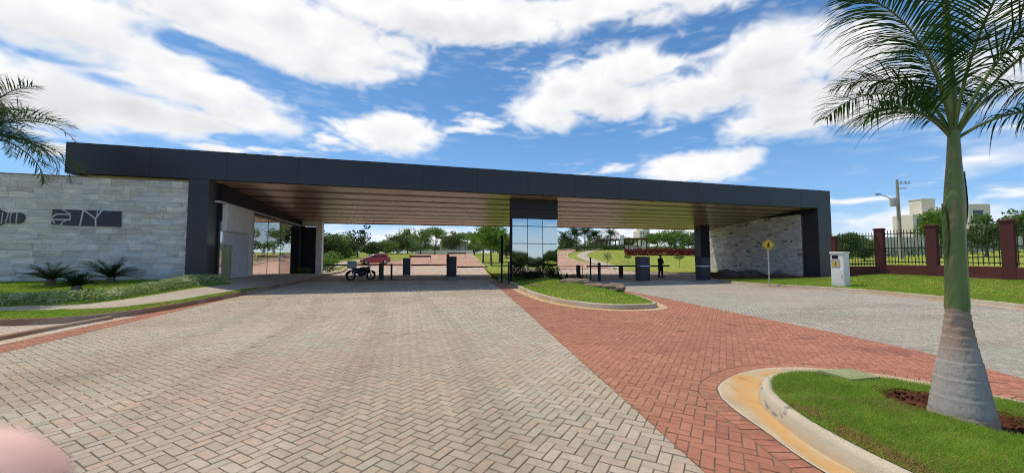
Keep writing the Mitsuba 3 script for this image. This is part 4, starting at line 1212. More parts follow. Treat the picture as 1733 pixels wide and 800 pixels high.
bg = 'trees lining the roads beyond the gate'
TREES = [(-12.6, 68.0, 5.7, 4.5, 'd', 'dense dark tree right beside the rear pillar of the gatehouse'), (-10.7, 71.6, 5.5, 3.9, 'm', 'mid green tree second from the gatehouse rear pillar'),
 (-8.4, 75.1, 7.5, 5.0, 's', 'tall sparse tree with separate leaf tufts above the motorcycle'), (-7.5, 95.6, 4.9, 4.8, 'd', 'low dark tree behind the sparse tufted tree'),
 (-5.5, 115.8, 6.0, 6.5, 'm', 'mid green tree above the roof of the red car'), (-2.4, 123.3, 8.4, 7.0, 'd', 'dark tree in the tree line right of the red car roof'),
 (.8, 124.4, 10.2, 7.5, 'm', 'taller mid green tree above the first dark cabinet'), (4.5, 115.1, 10.0, 7.3, 'm', 'leafy tree left of the airy tree above the inner road'),
 (8.5, 114.0, 10.5, 8.8, 'a', 'airy spreading tree at the end of the left inner road'), (14.9, 125.6, 10.2, 7.8, 'd', 'dark tree in front of the long flat roof'),
 (20.0, 129.4, 10.1, 8.1, 'a', 'airy tree right of the long flat roof'), (17.7, 98.9, 8.5, 5.3, 'a', 'smaller airy tree left of the bright median trees'),
 (12.7, 62.9, 6.6, 3.6, 'b', 'bright green median tree, the left one of the row'), (12.3, 54.7, 6.3, 3.5, 'b', 'bright green median tree nearest the barriers'), (15.9, 64.1, 6.6, 3.1, 'b', 'bright green median tree, the right one of the row'),
 (20.6, 77.3, 6.3, 3.2, 'd', 'dark narrow tree seen just left of the glass pillar'), (62.6, 96.6, 7.1, 4.5, 'm', 'small mid green tree behind the pergolas'),
 (60.9, 81.5, 7.5, 5.9, 'b', 'rounded bright tree above the guard in black'), (65.2, 80.3, 8.4, 6.2, 'm', 'broad mid green tree left of the right column'), (70.3, 80.9, 8.3, 6.1, 'm', 'mid green tree next to the right column'),
 (57.1, 27.5, 6.6, 3.0, 'b', 'leafy tree just left of the royal palm trunk behind the fence'), (59.1, 24.9, 5.6, 3.6, 'm', 'mid green tree just right of the royal palm trunk behind the fence'),
 (59.4, 21.7, 6.6, 3.0, 'm', 'green tree behind the tallest fence pier'), (44.9, 28.9, 4.0, 2.5, 'm', 'green bushy tree behind the first fence panel'), (51.4, 31.2, 3.7, 2.8, 'm', 'green bushy tree behind the pier left of the utility pole'),
 (63.4, 117.1, 8.5, 8.1, 'd', 'dark tree far behind the lawn left of the pergolas'), (55.7, 124.5, 8.3, 8.4, 'd', 'dark tree far behind the palms'),
 (-16.7, 139.8, 6.9, 8.9, 'd', 'far dark tree behind the left shrub slope'), (-22.6, 131.1, 8.0, 8.2, 'd', 'far dark tree at the left of the tree line')]
for i, (x, y, top, w, k, lab) in enumerate(TREES):
    tree('tree', lab, 'tree', x, y, top + (.5 if k in 'ab' else .3), w * 1.2, k, 100 + i, bg if y > 46 else 'trees behind the maroon fence')
for i, (x, y, top, w, k) in enumerate([(-21.5, 54, 7.6, 5.2, 'm'), (-20.8, 61, 8.2, 5.4, 'd'), (-21.5, 68, 8.6, 5.6, 'm'), (-26.5, 60, 8.4, 6, 'd'), (-27, 70, 9.0, 6, 'd'), (-33, 66, 9, 7, 'd'), (-23, 78, 9.2, 6, 'd'), (-20.5, 46, 7.2, 4.6, 'm'), (-34, 80, 10, 8, 'd'), (-18.7, 43, 7.0, 4.2, 'd')]):
    tree('tree', ['mid green tree seen through the gatehouse glazing', 'dark tree seen through the gatehouse glazing'][k == 'd'], 'tree', x, y, top + 1.2, w * 1.45, k, 200 + i, 'trees behind the gatehouse glazing')
rg = np.random.default_rng(31)
for i in range(30):
    px = 510 + i * 24 + rg.uniform(-8, 8)
    D = rg.uniform(165, 230)
    X = (px - 866.5) / 640 * D
    x, y = .962 * X + .272 * D, -.272 * X + .962 * D
    tree('distant_tree', ['distant dark green tree on the far skyline beyond the lawns', 'distant lighter green tree on the far skyline beyond the lawns'][i % 2], 'tree', x, y, float(hill(x, y)) + rg.uniform(3.4, 5.8), rg.uniform(10, 16), 'dm'[i % 2], 300 + i, 'trees on the far skyline', .8)
for i in range(9):
    px = 1415 + i * 42 + rg.uniform(-10, 10)
    D = rg.uniform(95, 125)
    X = (px - 866.5) / 640 * D
    x, y = .962 * X + .272 * D, -.272 * X + .962 * D
    tree('distant_tree', ['distant dark green tree on the skyline behind the maroon fence', 'distant lighter green tree on the skyline behind the maroon fence'][i % 2], 'tree', x, y, float(hill(x, y)) + rg.uniform(1.8, 3.0), rg.uniform(6, 9), 'dm'[i % 2], 330 + i, 'trees on the skyline behind the fence', .8)
for i, (x, y, top, w) in enumerate([(15.5, -13, 2.2, 5.5), (19.5, -16, 1.7, 5.5), (23.0, -13, 2.5, 5.5), (27, -17, 2.0, 6), (11, -16, 2.3, 6)]):
    tree('roadside_shrub', 'dark broad shrub mirrored low in the glass pillar', 'shrub', x, y, top, w, 'd', 350 + i, 'shrubs mirrored in the glass pillar', 1.6, base=-.1)

def bush(name, label, x, y, z, r, h, mat, seed, n=500, size=.07, group=None, catg='shrub', up=.4):
    rng = np.random.default_rng(seed)
    t = thing(name, label, catg, group)
    p = ball(rng, n, .4) * [r, r, h / 2] * (1 + .25 * rng.normal(0, 1, (n, 1)).clip(-1, 1)) + [x, y, z + h / 2]
    p[:, 2] = np.maximum(p[:, 2], z + .02)
    part(t, 'foliage', leaf_quads(p, size, rng, up), mat)
    part(t, 'stem', cat([tube([(x, y, z - .05), (x + rng.normal(0, .25) * r, y + rng.normal(0, .25) * r, z + h * .6)], [.02, .01], 5) for _ in range(5)]), 'm_trunk')
    return t

# shrubs of the slope left of the inner road
rg = np.random.default_rng(41)
for i in range(26):
    y = rg.uniform(50, 82)
    x = -9.6 - rg.uniform(0, 1) * .09 * (y - 42)
    bush('slope_shrub', 'low green shrub on the grassy slope left of the inner road', x, y, float(hill(x, y)), rg.uniform(.5, 1.2), rg.uniform(.6, 1.5), ['m_leaf_mid', 'm_leaf_bright', 'm_leaf_dark'][i % 3], 400 + i, 160, .2, 'shrubs on the left slope')
bush('shrub', 'dark rounded shrub behind the motorcycle', -7.0, 39.2, .13, .85, 1.0, 'm_leaf_dark', 431, 500, .09)
bush('shrub', 'small dark shrub at the foot of the gatehouse window', -7.9, 34.6, .16, .55, .55, 'm_leaf_dark', 432, 350, .07)
pot = thing('plant_pot', 'brown terracotta pot left of the dark rounded shrub', 'pot')
part(pot, 'pot', lathe([(.16, 0), (.24, .3), (.27, .42), (.24, .42), (.2, .36)], 14, (-7.7, 39.4, .15)), 'm_terracotta', 40)
part(pot, 'plant', leaf_quads(np.array([-7.7, 39.4, .85]) + ball(np.random.default_rng(3), 120, .3) * [.22, .22, .32], .07, np.random.default_rng(4)), 'm_leaf_dark')

def frond(base, az, elev, length, droop, nl, ll, lw, rng, hang=1.2, plumose=.5, rw=.02, twist=0, start=.12, curl=0.0, seg=3):
    """A feather leaf: (rachis mesh, leaflets mesh)."""
    N = 22
    pts, d = [np.array(base, float)], length / N
    el, a = elev, az
    for i in range(N):
        e = math.radians(el)
        pts.append(pts[-1] + d * np.array([math.cos(e) * math.sin(a), math.cos(e) * math.cos(a), math.sin(e)]))
        el -= droop / N * (.4 + 1.2 * i / N)
        a += curl / N
    pts = np.array(pts)
    r = np.linspace(rw, rw * .15, N + 1)
    rach = tube(pts, r, 6)
    tg = np.gradient(pts, axis=0)
    tg /= np.linalg.norm(tg, axis=1, keepdims=True)
    V, Fc, at = [], [], 0
    ts = np.linspace(start, .995, nl)
    for sgn in (-1, 1):
        for t in ts + rng.normal(0, .25 / nl, nl):
            t = min(max(t, start), .995)
            k = t * N
            i = min(int(k), N - 1)
            p = pts[i] * (1 - (k - i)) + pts[i + 1] * (k - i)
            tt = tg[i]
            lat = np.cross(tt, [0, 0, 1.0])
            lat /= np.linalg.norm(lat) + 1e-9
            upv = np.cross(lat, tt)
            th = rng.normal(.25, plumose) + twist
            side = sgn * (lat * math.cos(th)) + upv * math.sin(th)
            L = ll * (.45 + .75 * math.sin(math.pi * min(1, .15 + t * .85)) ** .7) * rng.uniform(.8, 1.12)
            L *= 1 - .35 * max(0, t - .8) / .2
            dirv = side * .86 + tt * (.42 + .5 * t)
            dirv /= np.linalg.norm(dirv)
            w = lw * rng.uniform(.8, 1.15)
            q, dv = p.copy(), dirv.copy()
            rows = []
            for s in range(seg + 1):
                u = s / seg
                wd = np.cross(dv, upv * .6 + np.array([0, 0, .4]))
                wd /= np.linalg.norm(wd) + 1e-9
                ww = w * (1 - u ** 2.2) * (.55 + .9 * min(1, u * 4)) / 1.45
                rows.append((q - wd * ww / 2, q + wd * ww / 2))
                q = q + dv * L / seg
                dv = dv + np.array([0, 0, -hang * (.35 + u) * rng.uniform(.7, 1.2) / seg])
                dv /= np.linalg.norm(dv)
            for s, (l, rr) in enumerate(rows):
                V += [l, rr]
            for s in range(seg):
                a0 = at + 2 * s
                Fc += [[a0, a0 + 1, a0 + 3], [a0, a0 + 3, a0 + 2]]
            at += 2 * (seg + 1)
    return rach, tm(V, Fc)

def palm_tree(label, x, y, top, seed, nf=15, ll=.7, L=2.6, group=None, name='palm_tree', zb=None, mat='m_leaf_palm', nl=26, lw=.05):
    rng = np.random.default_rng(seed)
    zb = float(hill(x, y)) if zb is None else zb
    t = thing(name, label, 'palm tree', group)
    cz = top - L * .36
    part(t, 'trunk', lathe([(.24, zb - .2), (.19, zb + .4), (.15, zb + (cz - zb) * .6), (.12, cz - .9)], 10, (x, y, 0)), 'm_trunk_pale', 40)
    part(t, 'crownshaft', lathe([(.13, cz - .95), (.14, cz - .6), (.07, cz + .1)], 10, (x, y, 0)), 'm_crownshaft', 40)
    for i in range(nf):
        a = i * 2.39996 + rng.normal(0, .15)
        el = rng.uniform(-5, 75)
        ra, lf = frond((x, y, cz), a, el, L * rng.uniform(.85, 1.1), rng.uniform(70, 115), nl, ll, lw, rng, 1.4, .35, .03, seg=2)
        part(t, 'frond', cat([ra, lf]), mat)
    return t
for i, (x, y, z) in enumerate([(40.5, 92.4, 8.0), (44.8, 95.4, 9.1), (47.6, 94.6, 9.4), (52.0, 97.5, 8.9), (58.7, 99.8, 9.5)]):
    palm_tree(['palm in the clump right of the glass pillar, leftmost of five', 'palm in the clump right of the glass pillar, second of five', 'tallest palm of the clump right of the glass pillar, in its middle', 'palm at the right end of the dense clump by the pergola', 'lone palm whose tuft shows above the first pergola'][i], x, y, z - .5, 500 + i, 20, 1.0, 3.2, 'palms beyond the right lane', lw=.16, nl=24)

# palm at the left edge
palm_tree('palm at the left edge with fronds hanging before the wall top', -13.3, 16.1, 6.55, 520, 30, .62, 2.75, None, 'palm_tree', .2, 'm_leaf_palm', 56, .034)

# royal palm on the near island
t = thing('royal_palm', 'young royal palm with swollen grey trunk on the near grass island', 'palm tree')
rg = np.random.default_rng(77)
RX, RY = 4.875, 2.27
prof = [(.236, .02), (.233, .07), (.225, .13), (.212, .22), (.193, .34), (.174, .46), (.158, .58), (.134, .70), (.113, .82), (.096, .95), (.083, 1.06), (.078, 1.13)]
pr = np.array(prof)
zf = np.linspace(.02, 1.13, 70)
rf = np.interp(zf, pr[:, 1], pr[:, 0])
rings = np.array([.20, .36, .52, .665, .79, .89, .965, 1.03, 1.085])
for rz in rings:
    rf = rf - .0042 * np.exp(-((zf - rz) / .010) ** 2) + .0040 * np.exp(-((zf - rz + .022) / .013) ** 2)
tk = lathe(np.stack([rf, zf], 1), 40, (0, 0, 0))
v = tk.vertices
ang = np.arctan2(v[:, 1], v[:, 0])
k = 1 + .02 * np.sin(2 * ang + 1) + .012 * np.sin(5 * ang + v[:, 2] * 3) + .012 * (meshkit.fbm(v * 9, 3, 3) - .5)
v = v * np.column_stack([k, k, np.ones(len(v))])
tiltx = lambda z: .030 * z + .008 * z * z
tk = tm(v + np.column_stack([RX + tiltx(v[:, 2]), np.full(len(v), RY), np.zeros(len(v))]), tk.faces)
part(t, 'trunk', tk, 'm_palm_trunk', True)
cs = lathe([(.077, 1.10), (.082, 1.14), (.079, 1.3), (.073, 1.5), (.068, 1.75), (.070, 1.95), (.073, 2.08), (.068, 2.22), (.058, 2.38), (.049, 2.55), (.043, 2.70), (.038, 2.80)], 28)
v = cs.vertices
ang = np.arctan2(v[:, 1], v[:, 0])
k = 1 + .025 * np.sin(3 * ang + v[:, 2] * 1.4) + .02 * (meshkit.fbm(v * [8, 8, 2], 3, 9) - .5)
v = v * np.column_stack([k, k, np.ones(len(v))])
part(t, 'crownshaft', tm(v + np.column_stack([RX + tiltx(v[:, 2]), np.full(len(v), RY), np.zeros(len(v))]), cs.faces), 'm_crownshaft', True)
# old sheath edges peeling off the crownshaft
for (a, z0, z1, w) in ((2.6, 1.6, 2.1, .03), (-.5, 1.9, 2.40, .03)):
    zz_ = np.linspace(z0, z1, 9)
    rr = np.interp(zz_, [1.1, 1.3, 1.75, 2.08, 2.4, 2.8], [.082, .080, .069, .074, .058, .040]) + .004 + .012 * ((zz_ - z0) / (z1 - z0)) ** 3
    ww = w * np.sin(np.pi * np.linspace(.12, 1.0, 9)) ** .6 + .004
    c = np.column_stack([RX + tiltx(zz_) + rr * math.cos(a), RY + rr * math.sin(a), zz_])
    sd_ = np.array([-math.sin(a), math.cos(a), 0])
    vv = np.vstack([c - sd_ * ww[:, None], c + np.column_stack([np.full(9, .012 * math.cos(a)), np.full(9, .012 * math.sin(a)), np.zeros(9)]), c + sd_ * ww[:, None]])
    part(t, 'sheath', quads(vv, [[r * 9 + j, r * 9 + j + 1, (r + 1) * 9 + j + 1, (r + 1) * 9 + j] for r in range(2) for j in range(8)]), 'm_rachis', True)
L_ = math.atan2(-.962, .272)   # azimuth pointing to the left of the view
top = (RX + .14, RY, 2.70)
#       azimuth, elevation, length, droop, leaflets, leaflet length, hang, curl, start of leaflets
FR = [(L_ + .08, 56, .96, 118, 58, .44, 2.0, .0, .30), (L_ - .28, 79, 2.0, 108, 96, .50, 1.8, .0, .22), (L_ + .9, 78, 1.35, 95, 56, .38, 1.8, .2, .28),
      (L_ + math.pi - .15, 52, 2.0, 110, 88, .50, 1.4, -.1, .22), (L_ + math.pi + .45, 66, 2.3, 115, 90, .52, 1.4, .1, .22), (L_ + math.pi - .8, 60, 2.1, 110, 84, .5, 1.4, .0, .22),
      (L_ + 1.5, 66, 1.7, 105, 74, .44, 1.4, .0, .25), (L_ - 1.35, 78, 2.3, 95, 80, .46, 1.3, .2, .3), (L_ + 2.2, 76, 2.3, 85, 80, .46, 1.2, .0, .3), 
      (L_ + math.pi + .05, 34, 1.4, 90, 62, .42, 1.5, .0, .32), (L_ - 2.2, 72, 2.2, 80, 76, .45, 1.3, .0, .3)]
for (a, el, L, dr_, nl, ll, hg, cu, st_) in FR:
    ra, lf = frond(top, a, el, L, dr_, nl, ll * 1.15, .0165, rg, hg * 1.6, .30, .017, 0, st_, cu, 4)
    f_ = part(t, 'frond', lf, 'm_leaf_near_palm')
    scene[f_ + '__rachis'] = mikit.ply(ra, 'm_rachis', 50)
sp = lathe([(.026, 2.75), (.034, 3.0), (.030, 3.5), (.020, 4.2), (.004, 4.9)], 10)
part(t, 'spear_leaf', mv(sp, RX + .15, RY, 0), 'm_rachis', 40, label='upright unopened spear leaf')

# cycads in the left garden
for i, (x, y, L, n, lab) in enumerate([(-12.75, 18.4, .86, 30, 'dark spreading cycad before the stone wall, the left one'), (-11.25, 18.9, 1.02, 34, 'largest dark cycad before the stone wall, right of the others'), (-11.0, 16.9, .62, 26, 'small low dark cycad in front between the two larger ones')]):
    rng = np.random.default_rng(600 + i)
    z = float(left_land(np.array([x]), np.array([y]))[0])
    c = thing('cycad', lab, 'cycad', 'cycads in the lawn by the wall')
    part(c, 'trunk', lathe([(.12, z - .05), (.15, z + .1), (.11, z + .22), (.03, z + .27)], 10, (x, y, 0)), 'm_trunk', 40)
    for j in range(n):
        ra, lf = frond((x, y, z + .2), j * 2.39996, rng.uniform(10, 64), L * rng.uniform(.9, 1.15), rng.uniform(30, 60), 36, .19, .034, rng, .25, .12, .012, .15, .1, seg=1)
        part(c, 'frond', cat([ra, lf]), 'm_leaf_cycad')

# hedges
def hedge(label, line, w, h, n, size, mat, zf, seed, name='hedge', kindcat='hedge'):
    rng = np.random.default_rng(seed)
    ls = LineString(line)
    s = rng.uniform(0, ls.length, n)
    p = np.array([ls.interpolate(q).coords[0] for q in s])
    nr = np.array([(lambda a, b: [-(b.y - a.y), b.x - a.x])(ls.interpolate(max(q - .1, 0)), ls.interpolate(q + .1)) for q in s]) / .2
    th = rng.uniform(0, np.pi, n)
    rad = rng.uniform(.55, 1.0, n) * (.75 + .55 * meshkit.fbm(np.column_stack([s * 1.3, s * 0, s * 0]), 3, seed))
    o, zz = np.cos(th) * w / 2 * rad, np.abs(np.sin(th)) * h * rad + rng.uniform(-.02, .03, n) * h
    q = p + nr * o[:, None]
    k = thing(name, label, kindcat)
    part(k, 'foliage', leaf_quads(np.column_stack([q, zf(q[:, 0], q[:, 1]) + zz]), size, rng, .6), mat)
    st_ = resample(np.array(ls.coords), .5)
    part(k, 'stem', kind='stuff', bsdf='m_trunk', mesh=cat([tube([(a, b, float(zf(np.array([a]), np.array([b]))[0]) - .05), (a + .05, b, float(zf(np.array([a]), np.array([b]))[0]) + h * .6)], [.02, .01], 5) for a, b in st_]))
    return k
hedge('low variegated pale green hedge curving along the left footpath', [(-24, 15.7), (-15, 15.3), (-11, 15.1), (-9.7, 15.2), (-9.1, 16.0), (-8.6, 17.5), (-8.2, 18.9), (-8.0, 20.1)], .75, .36, 15000, .042, 'm_leaf_hedge', left_land, 61)
hill1 = lambda x, y: hill(x, y)
hedge('dark maroon leaf bed along the top of the right lawn', [(43.5, 68.5), (47, 67.0), (52, 65.8), (58, 64.0), (64, 62)], 3.0, 1.25, 5200, .17, 'm_leaf_maroon', hill1, 62, 'hedge', 'hedge')
hedge('dark green hedge in front of the first pergola', [(39.5, 84), (45, 83), (51.5, 81.5)], 1.5, 1.3, 3000, .15, 'm_leaf_dark', hill1, 63)
hedge('dark green hedge below the pale house behind the fence', [(58, 38), (64, 33), (72, 24), (78, 16)], 1.2, 1.3, 3000, .13, 'm_leaf_dark', hill1, 64)
# saplings on the right lawn
for i, (x, y, h, r, lab) in enumerate([(28.8, 50.0, 2.0, .75, 'thin young tree on the lawn behind the right lane posts'), (34.3, 53.2, 1.15, .7, 'tiny flat topped sapling left of the guard'), (34.6, 41.8, 1.45, .75, 'umbrella shaped sapling on the lawn right of the guard')]):
    z = float(hill(x, y))
    rng = np.random.default_rng(640 + i)
    s = thing('sapling', lab, 'young tree', 'saplings on the right lawn')
    part(s, 'trunk', cat([tube([(x, y, z - .1), (x + .03, y, z + h * .6), (x + .05, y, z + h * .9)], [.035, .025, .015], 6)] + [tube([(x + .03, y, z + h * .6), (x + r * .8 * math.cos(a), y + r * .8 * math.sin(a), z + h * .92)], [.015, .008], 5) for a in (0.3, 1.7, 3.0, 4.4, 5.5)]), 'm_trunk')
    n = 220 if i != 0 else 150
    p = ball(rng, n, .2) * [r, r, .24 if i else .6] + [x, y, z + h * (.9 if i else .68)]
    part(s, 'crown', leaf_quads(p, .11, rng, .8), 'm_leaf_mid')
# island planting
pz = .3
for i, (x, y, r, h) in enumerate([(6.45, 20.75, .38, 1.15), (7.05, 20.6, .34, .55), (7.5, 20.7, .36, .62), (8.05, 20.75, .42, 1.2), (8.6, 20.9, .34, .8)]):
    bush('island_shrub', ['dark shrub at the left end of the glass pillar foot', 'low dark shrub second from the left at the glass pillar foot', 'low dark shrub in the middle of the glass pillar foot', 'tall dark shrub second from the right at the glass pillar foot', 'dark shrub at the right end of the glass pillar foot'][i], x, y, .2, r, h, 'm_leaf_cycad', 660 + i, 420, .05, 'shrubs at the foot of the glass pillar')
sp = thing('spiky_plant', 'clump of dark sword leaved plants right of the glass pillar', 'plant')
rng = np.random.default_rng(680)
for i in range(60):
    x, y = rng.uniform(8.75, 10.3), rng.uniform(20.0, 21.0)
    a, el, L = rng.uniform(0, 6.28), rng.uniform(45, 85), rng.uniform(.35, .75)
    e = math.radians(el)
    d_ = np.array([math.cos(e) * math.cos(a), math.cos(e) * math.sin(a), math.sin(e)])
    w_ = np.array([-math.sin(a), math.cos(a), 0]) * .03
    b_ = np.array([x, y, .15])
    m_b = b_ + d_ * L * .5
    e_b = b_ + d_ * L - [0, 0, .06]
    part(sp, 'leaf', tm([b_ - w_, b_ + w_, m_b - w_, m_b + w_, e_b], [[0, 1, 3], [0, 3, 2], [2, 3, 4]]), 'm_leaf_spiky')

def rock(label, c, r, seed, mat='m_rock', group=None):
    t = thing('boulder', label, 'rock', group)
    put(t, blob(c, r, 4, .55, seed, 1.1), mat, 50)
rock('long flat brown boulder on the island grass before the glass pillar', (7.72, 16.7, .31), (.92, .50, .26), 1)
rock('low pale boulder on the island, left of the dark edged one', (7.95, 14.95, .30), (.62, .36, .16), 2)
rock('rounded boulder with dark underside near the island tip', (8.28, 13.9, .31), (.50, .40, .19), 3)
rock('small pale stone lying in the island grass at left', (6.05, 17.2, .25), (.26, .18, .07), 4)
rock('small flat stone in the grass in front of the long boulder', (7.0, 15.6, .33), (.30, .2, .08), 5)
for i, (x, y, r, h) in enumerate([(22.9, 22.4, .7, .42), (23.8, 22.2, .8, .36), (24.7, 22.3, .8, .55), (25.9, 23.3, .9, .5), (25.2, 25.0, .8, .45), (26.4, 21.4, .7, .3)]):
    rock(['dark low boulder just right of the last striped cabinet, before the rubble wall', 'dark low boulder second from the left before the rubble wall', 'taller dark boulder in the middle before the rubble wall', 'dark boulder left of the warning sign pole before the rubble wall', 'dark boulder closest to the rubble wall, behind the others', 'flat dark boulder right of the others before the rubble wall'][i], (x, y, .1), (r, r * .8, h), 20 + i, 'm_rock_dark', 'dark boulders in the bed before the rubble wall')

# grass blades where the lawns are near
def blades(key_label, poly, n, zf, h, w, mat, seed, bbox, name='grass', keep=None):
    rng = np.random.default_rng(seed)
    x0, y0, x1, y1 = bbox
    x, y = rng.uniform(x0, x1, n), rng.uniform(y0, y1, n)
    ok = shapely.contains_xy(poly, x, y)
    if keep is not None:
        ok &= keep(x, y)
    x, y = x[ok], y[ok]
    n = len(x)
    z = zf(x, y)
    a = rng.uniform(0, 2 * np.pi, n)
    hh = h * rng.uniform(.5, 1.3, n) * (.45 + 1.1 * meshkit.fbm(np.column_stack([x * 4.5, y * 4.5, 0 * x]), 3, 3))
    lean = rng.normal(0, .6, (n, 2)) * hh[:, None]
    ca, sa = np.cos(a) * w / 2, np.sin(a) * w / 2
    b0 = np.column_stack([x - ca, y - sa, z - .004])
    b1 = np.column_stack([x + ca, y + sa, z - .004])
    tp = np.column_stack([x + lean[:, 0], y + lean[:, 1], z + hh])
    v = np.stack([b0, b1, tp], 1).reshape(-1, 3)
    k = name if name not in labels else f"{name}_{sum(1 for q in labels if q.startswith(name)):03d}"
    labels[k] = {'label': key_label, 'category': 'grass', 'kind': 'stuff'}
    put(k, tm(v, np.arange(3 * n).reshape(-1, 3)), mat)
gpoly = isl_in.buffer(.012).difference(pit_poly.buffer(-.03))
gx_ = np.linspace(3.2, 6.1, 117); gy_ = np.linspace(-2.5, 3.8, 253)
GGX, GGY = np.meshgrid(gx_, gy_)
GGZ = island_z(GGX.ravel(), GGY.ravel()).reshape(GGX.shape)
from scipy.interpolate import RegularGridInterpolator
gi = RegularGridInterpolator((gy_, gx_), GGZ, bounds_error=False, fill_value=.15)
isl_z = lambda x, y: gi(np.column_stack([y, x]))
fringe = lambda x, y: (x + .35 * (y - 1) < 4.35) & (meshkit.noise(np.column_stack([x * 4, y * 4, 0 * x]), 5) > .22)
edge_in = inn_poly.difference(inn_poly.buffer(-.17))
blades('short green grass on the near palm island', gpoly, 190000, isl_z, .042, .0042, 'm_blade', 701, (3.2, -1.5, 6.1, 3.8), keep=lambda x, y: seen(x, y, .5) & ~(shapely.contains_xy(edge_in, x, y) & fringe(x, y) & (RNG.random(len(x)) < .97)))
blades('dry brown grass fringe along the near island kerb', edge_in, 150000, isl_z, .040, .0055, 'm_blade_dry', 702, (3.2, -1.5, 6.1, 3.8), keep=lambda x, y: seen(x, y, .5) & fringe(x, y))
fgx = np.linspace(4.8, 10, 60); fgy = np.linspace(9.9, 25, 140)
FX, FY = np.meshgrid(fgx, fgy)
fi = RegularGridInterpolator((fgy, fgx), far_z(FX.ravel(), FY.ravel()).reshape(FX.shape), bounds_error=False, fill_value=.15)
blades('short green grass on the island before the glass pillar', far_poly.buffer(-.13).intersection(sbox(4, 9, 11, 23)), 70000, lambda x, y: fi(np.column_stack([y, x])), .06, .014, 'm_blade', 703, (4.9, 10, 10, 23))
blades('green grass strip and lawn of the left garden', garden_l.difference(sw_poly.buffer(.02)), 200000, left_land, .055, .016, 'm_blade', 704, (-20, 11.5, -6.2, 20.2), keep=lambda x, y: seen(x, y, .5))
blades('green grass verge before the maroon fence', verge.intersection(sbox(10, 3, 29, 20)), 150000, right_land, .055, .018, 'm_blade', 705, (16, 4, 27, 19.5), keep=lambda x, y: seen(x, y, .5))

# concrete inspection cover in the near island grass
cv = thing('inspection_cover', 'greenish concrete inspection cover lying in the near island grass', 'cover')
cp = Polygon([(4.93, 3.545), (5.38, 3.47), (5.33, 3.14), (4.92, 3.17)])
put(cv, extr(cp, .035, .172), 'm_slab')

# ------------------------------------------------------------------ red car
car = thing('parked_car', 'red hatchback parked at the left side of the inner road', 'car')
CX, CY, CA = -4.1, 57.9, math.radians(180 + 12)
CZ = float(hill(CX, CY)) + .06
def cp_(name, m, mat, smooth=30, sub=None, **k):
    m = mv(rot(m, CA), CX, CY, CZ)
    if sub:
        scene[num_fast(sub + '__' + name)] = mikit.ply(m, mat, smooth)
        return None
    return part(car, name, m, mat, smooth, **k)
def loft(sections):
    """Sections: list of (x, half width bottom, half width top, z0, z1) joined along x with rounded shoulders."""
    V, n = [], 12
    for x, wb, wt, z0, z1 in sections:
        h = z1 - z0
        ring = [(-wb * .9, z0), (wb * .9, z0), (wb, z0 + .1 * h), (wb, z0 + .45 * h), (wb * .5 + wt * .5, z0 + .8 * h), (wt * .97, z1 - .03 * h), (wt * .8, z1), (-wt * .8, z1), (-wt * .97, z1 - .03 * h), (-(wb * .5 + wt * .5), z0 + .8 * h), (-wb, z0 + .45 * h), (-wb, z0 + .1 * h)]
        V += [(x, a, b) for a, b in ring]
    F_ = []
    for i in range(len(sections) - 1):
        for j in range(n):
            a, b = i * n + j, i * n + (j + 1) % n
            F_ += [[a, b, b + n], [a, b + n, a + n]]
    e = (len(sections) - 1) * n
    F_ += [[0, j + 1, j] for j in range(1, n - 1)] + [[e, e + j, e + j + 1] for j in range(1, n - 1)]
    return tm(V, F_)
cp_('body', loft([(-2.0, .70, .66, .35, .85), (-1.9, .80, .76, .25, .95), (-1.3, .84, .80, .2, 1.0), (0, .85, .82, .2, 1.0), (.9, .84, .80, .2, .98), (1.5, .83, .74, .22, .88), (1.9, .78, .66, .28, .74), (2.0, .68, .6, .36, .62)]), 'm_car_red')
cp_('roof', loft([(-1.72, .70, .55, .99, 1.12), (-1.45, .74, .58, .99, 1.42), (-.6, .76, .60, .99, 1.50), (.15, .76, .60, .99, 1.46), (.55, .74, .6, .99, 1.24), (.95, .74, .66, .97, 1.0)]), 'm_car_red')
cp_('windscreen', quads([(1.0, -.64, 1.0), (1.0, .64, 1.0), (.24, .56, 1.465), (.24, -.56, 1.465)], [[0, 1, 2, 3]]), 'm_glass_dark', False)
cp_('rear_window', quads([(-1.80, -.58, 1.05), (-1.80, .58, 1.05), (-1.50, .54, 1.44), (-1.50, -.54, 1.44)], [[0, 3, 2, 1]]), 'm_glass_dark', False)
for s in (-1, 1):
    cp_('side_window', quads([(-.45, s * .79, 1.03), (.62, s * .79, 1.03), (.12, s * .69, 1.40), (-.45, s * .69, 1.43)], [[0, 1, 2, 3]]), 'm_glass_dark', False)
    cp_('side_window', quads([(-1.40, s * .785, 1.03), (-.52, s * .79, 1.03), (-.52, s * .69, 1.43), (-1.25, s * .68, 1.38)], [[0, 1, 2, 3]]), 'm_glass_dark', False)
    cp_('mirror', bx(.55, .68, s * .82 if s > 0 else -.98, .98 if s > 0 else -.82, 1.0, 1.12, .03), 'm_car_red')
    cp_('headlight', bx(1.72, 1.93, min(s * .5, s * .76), max(s * .5, s * .76), .62, .74, .03), 'm_lamp')
    cp_('tail_light', bx(-2.0, -1.86, min(s * .56, s * .76), max(s * .56, s * .76), .75, 1.0, .03), 'm_tail')
    for x in (-1.25, 1.28):
        w = cp_('wheel', mv(rot(lathe([(.2, -.1), (.30, -.1), (.315, -.06), (.315, .06), (.30, .1), (.2, .1)], 20), math.pi / 2, (1, 0, 0)), x, s * .76, .31), 'm_tyre')
        cp_('rim', mv(rot(lathe([(.01, .06), (.1, .09), (.2, .085), (.21, .05)], 14), math.pi / 2 * (-s), (1, 0, 0)), x, s * .765, .31), 'm_chrome', sub=w)
cp_('bumper', bx(1.9, 2.04, -.62, .62, .3, .46, .04), 'm_black')

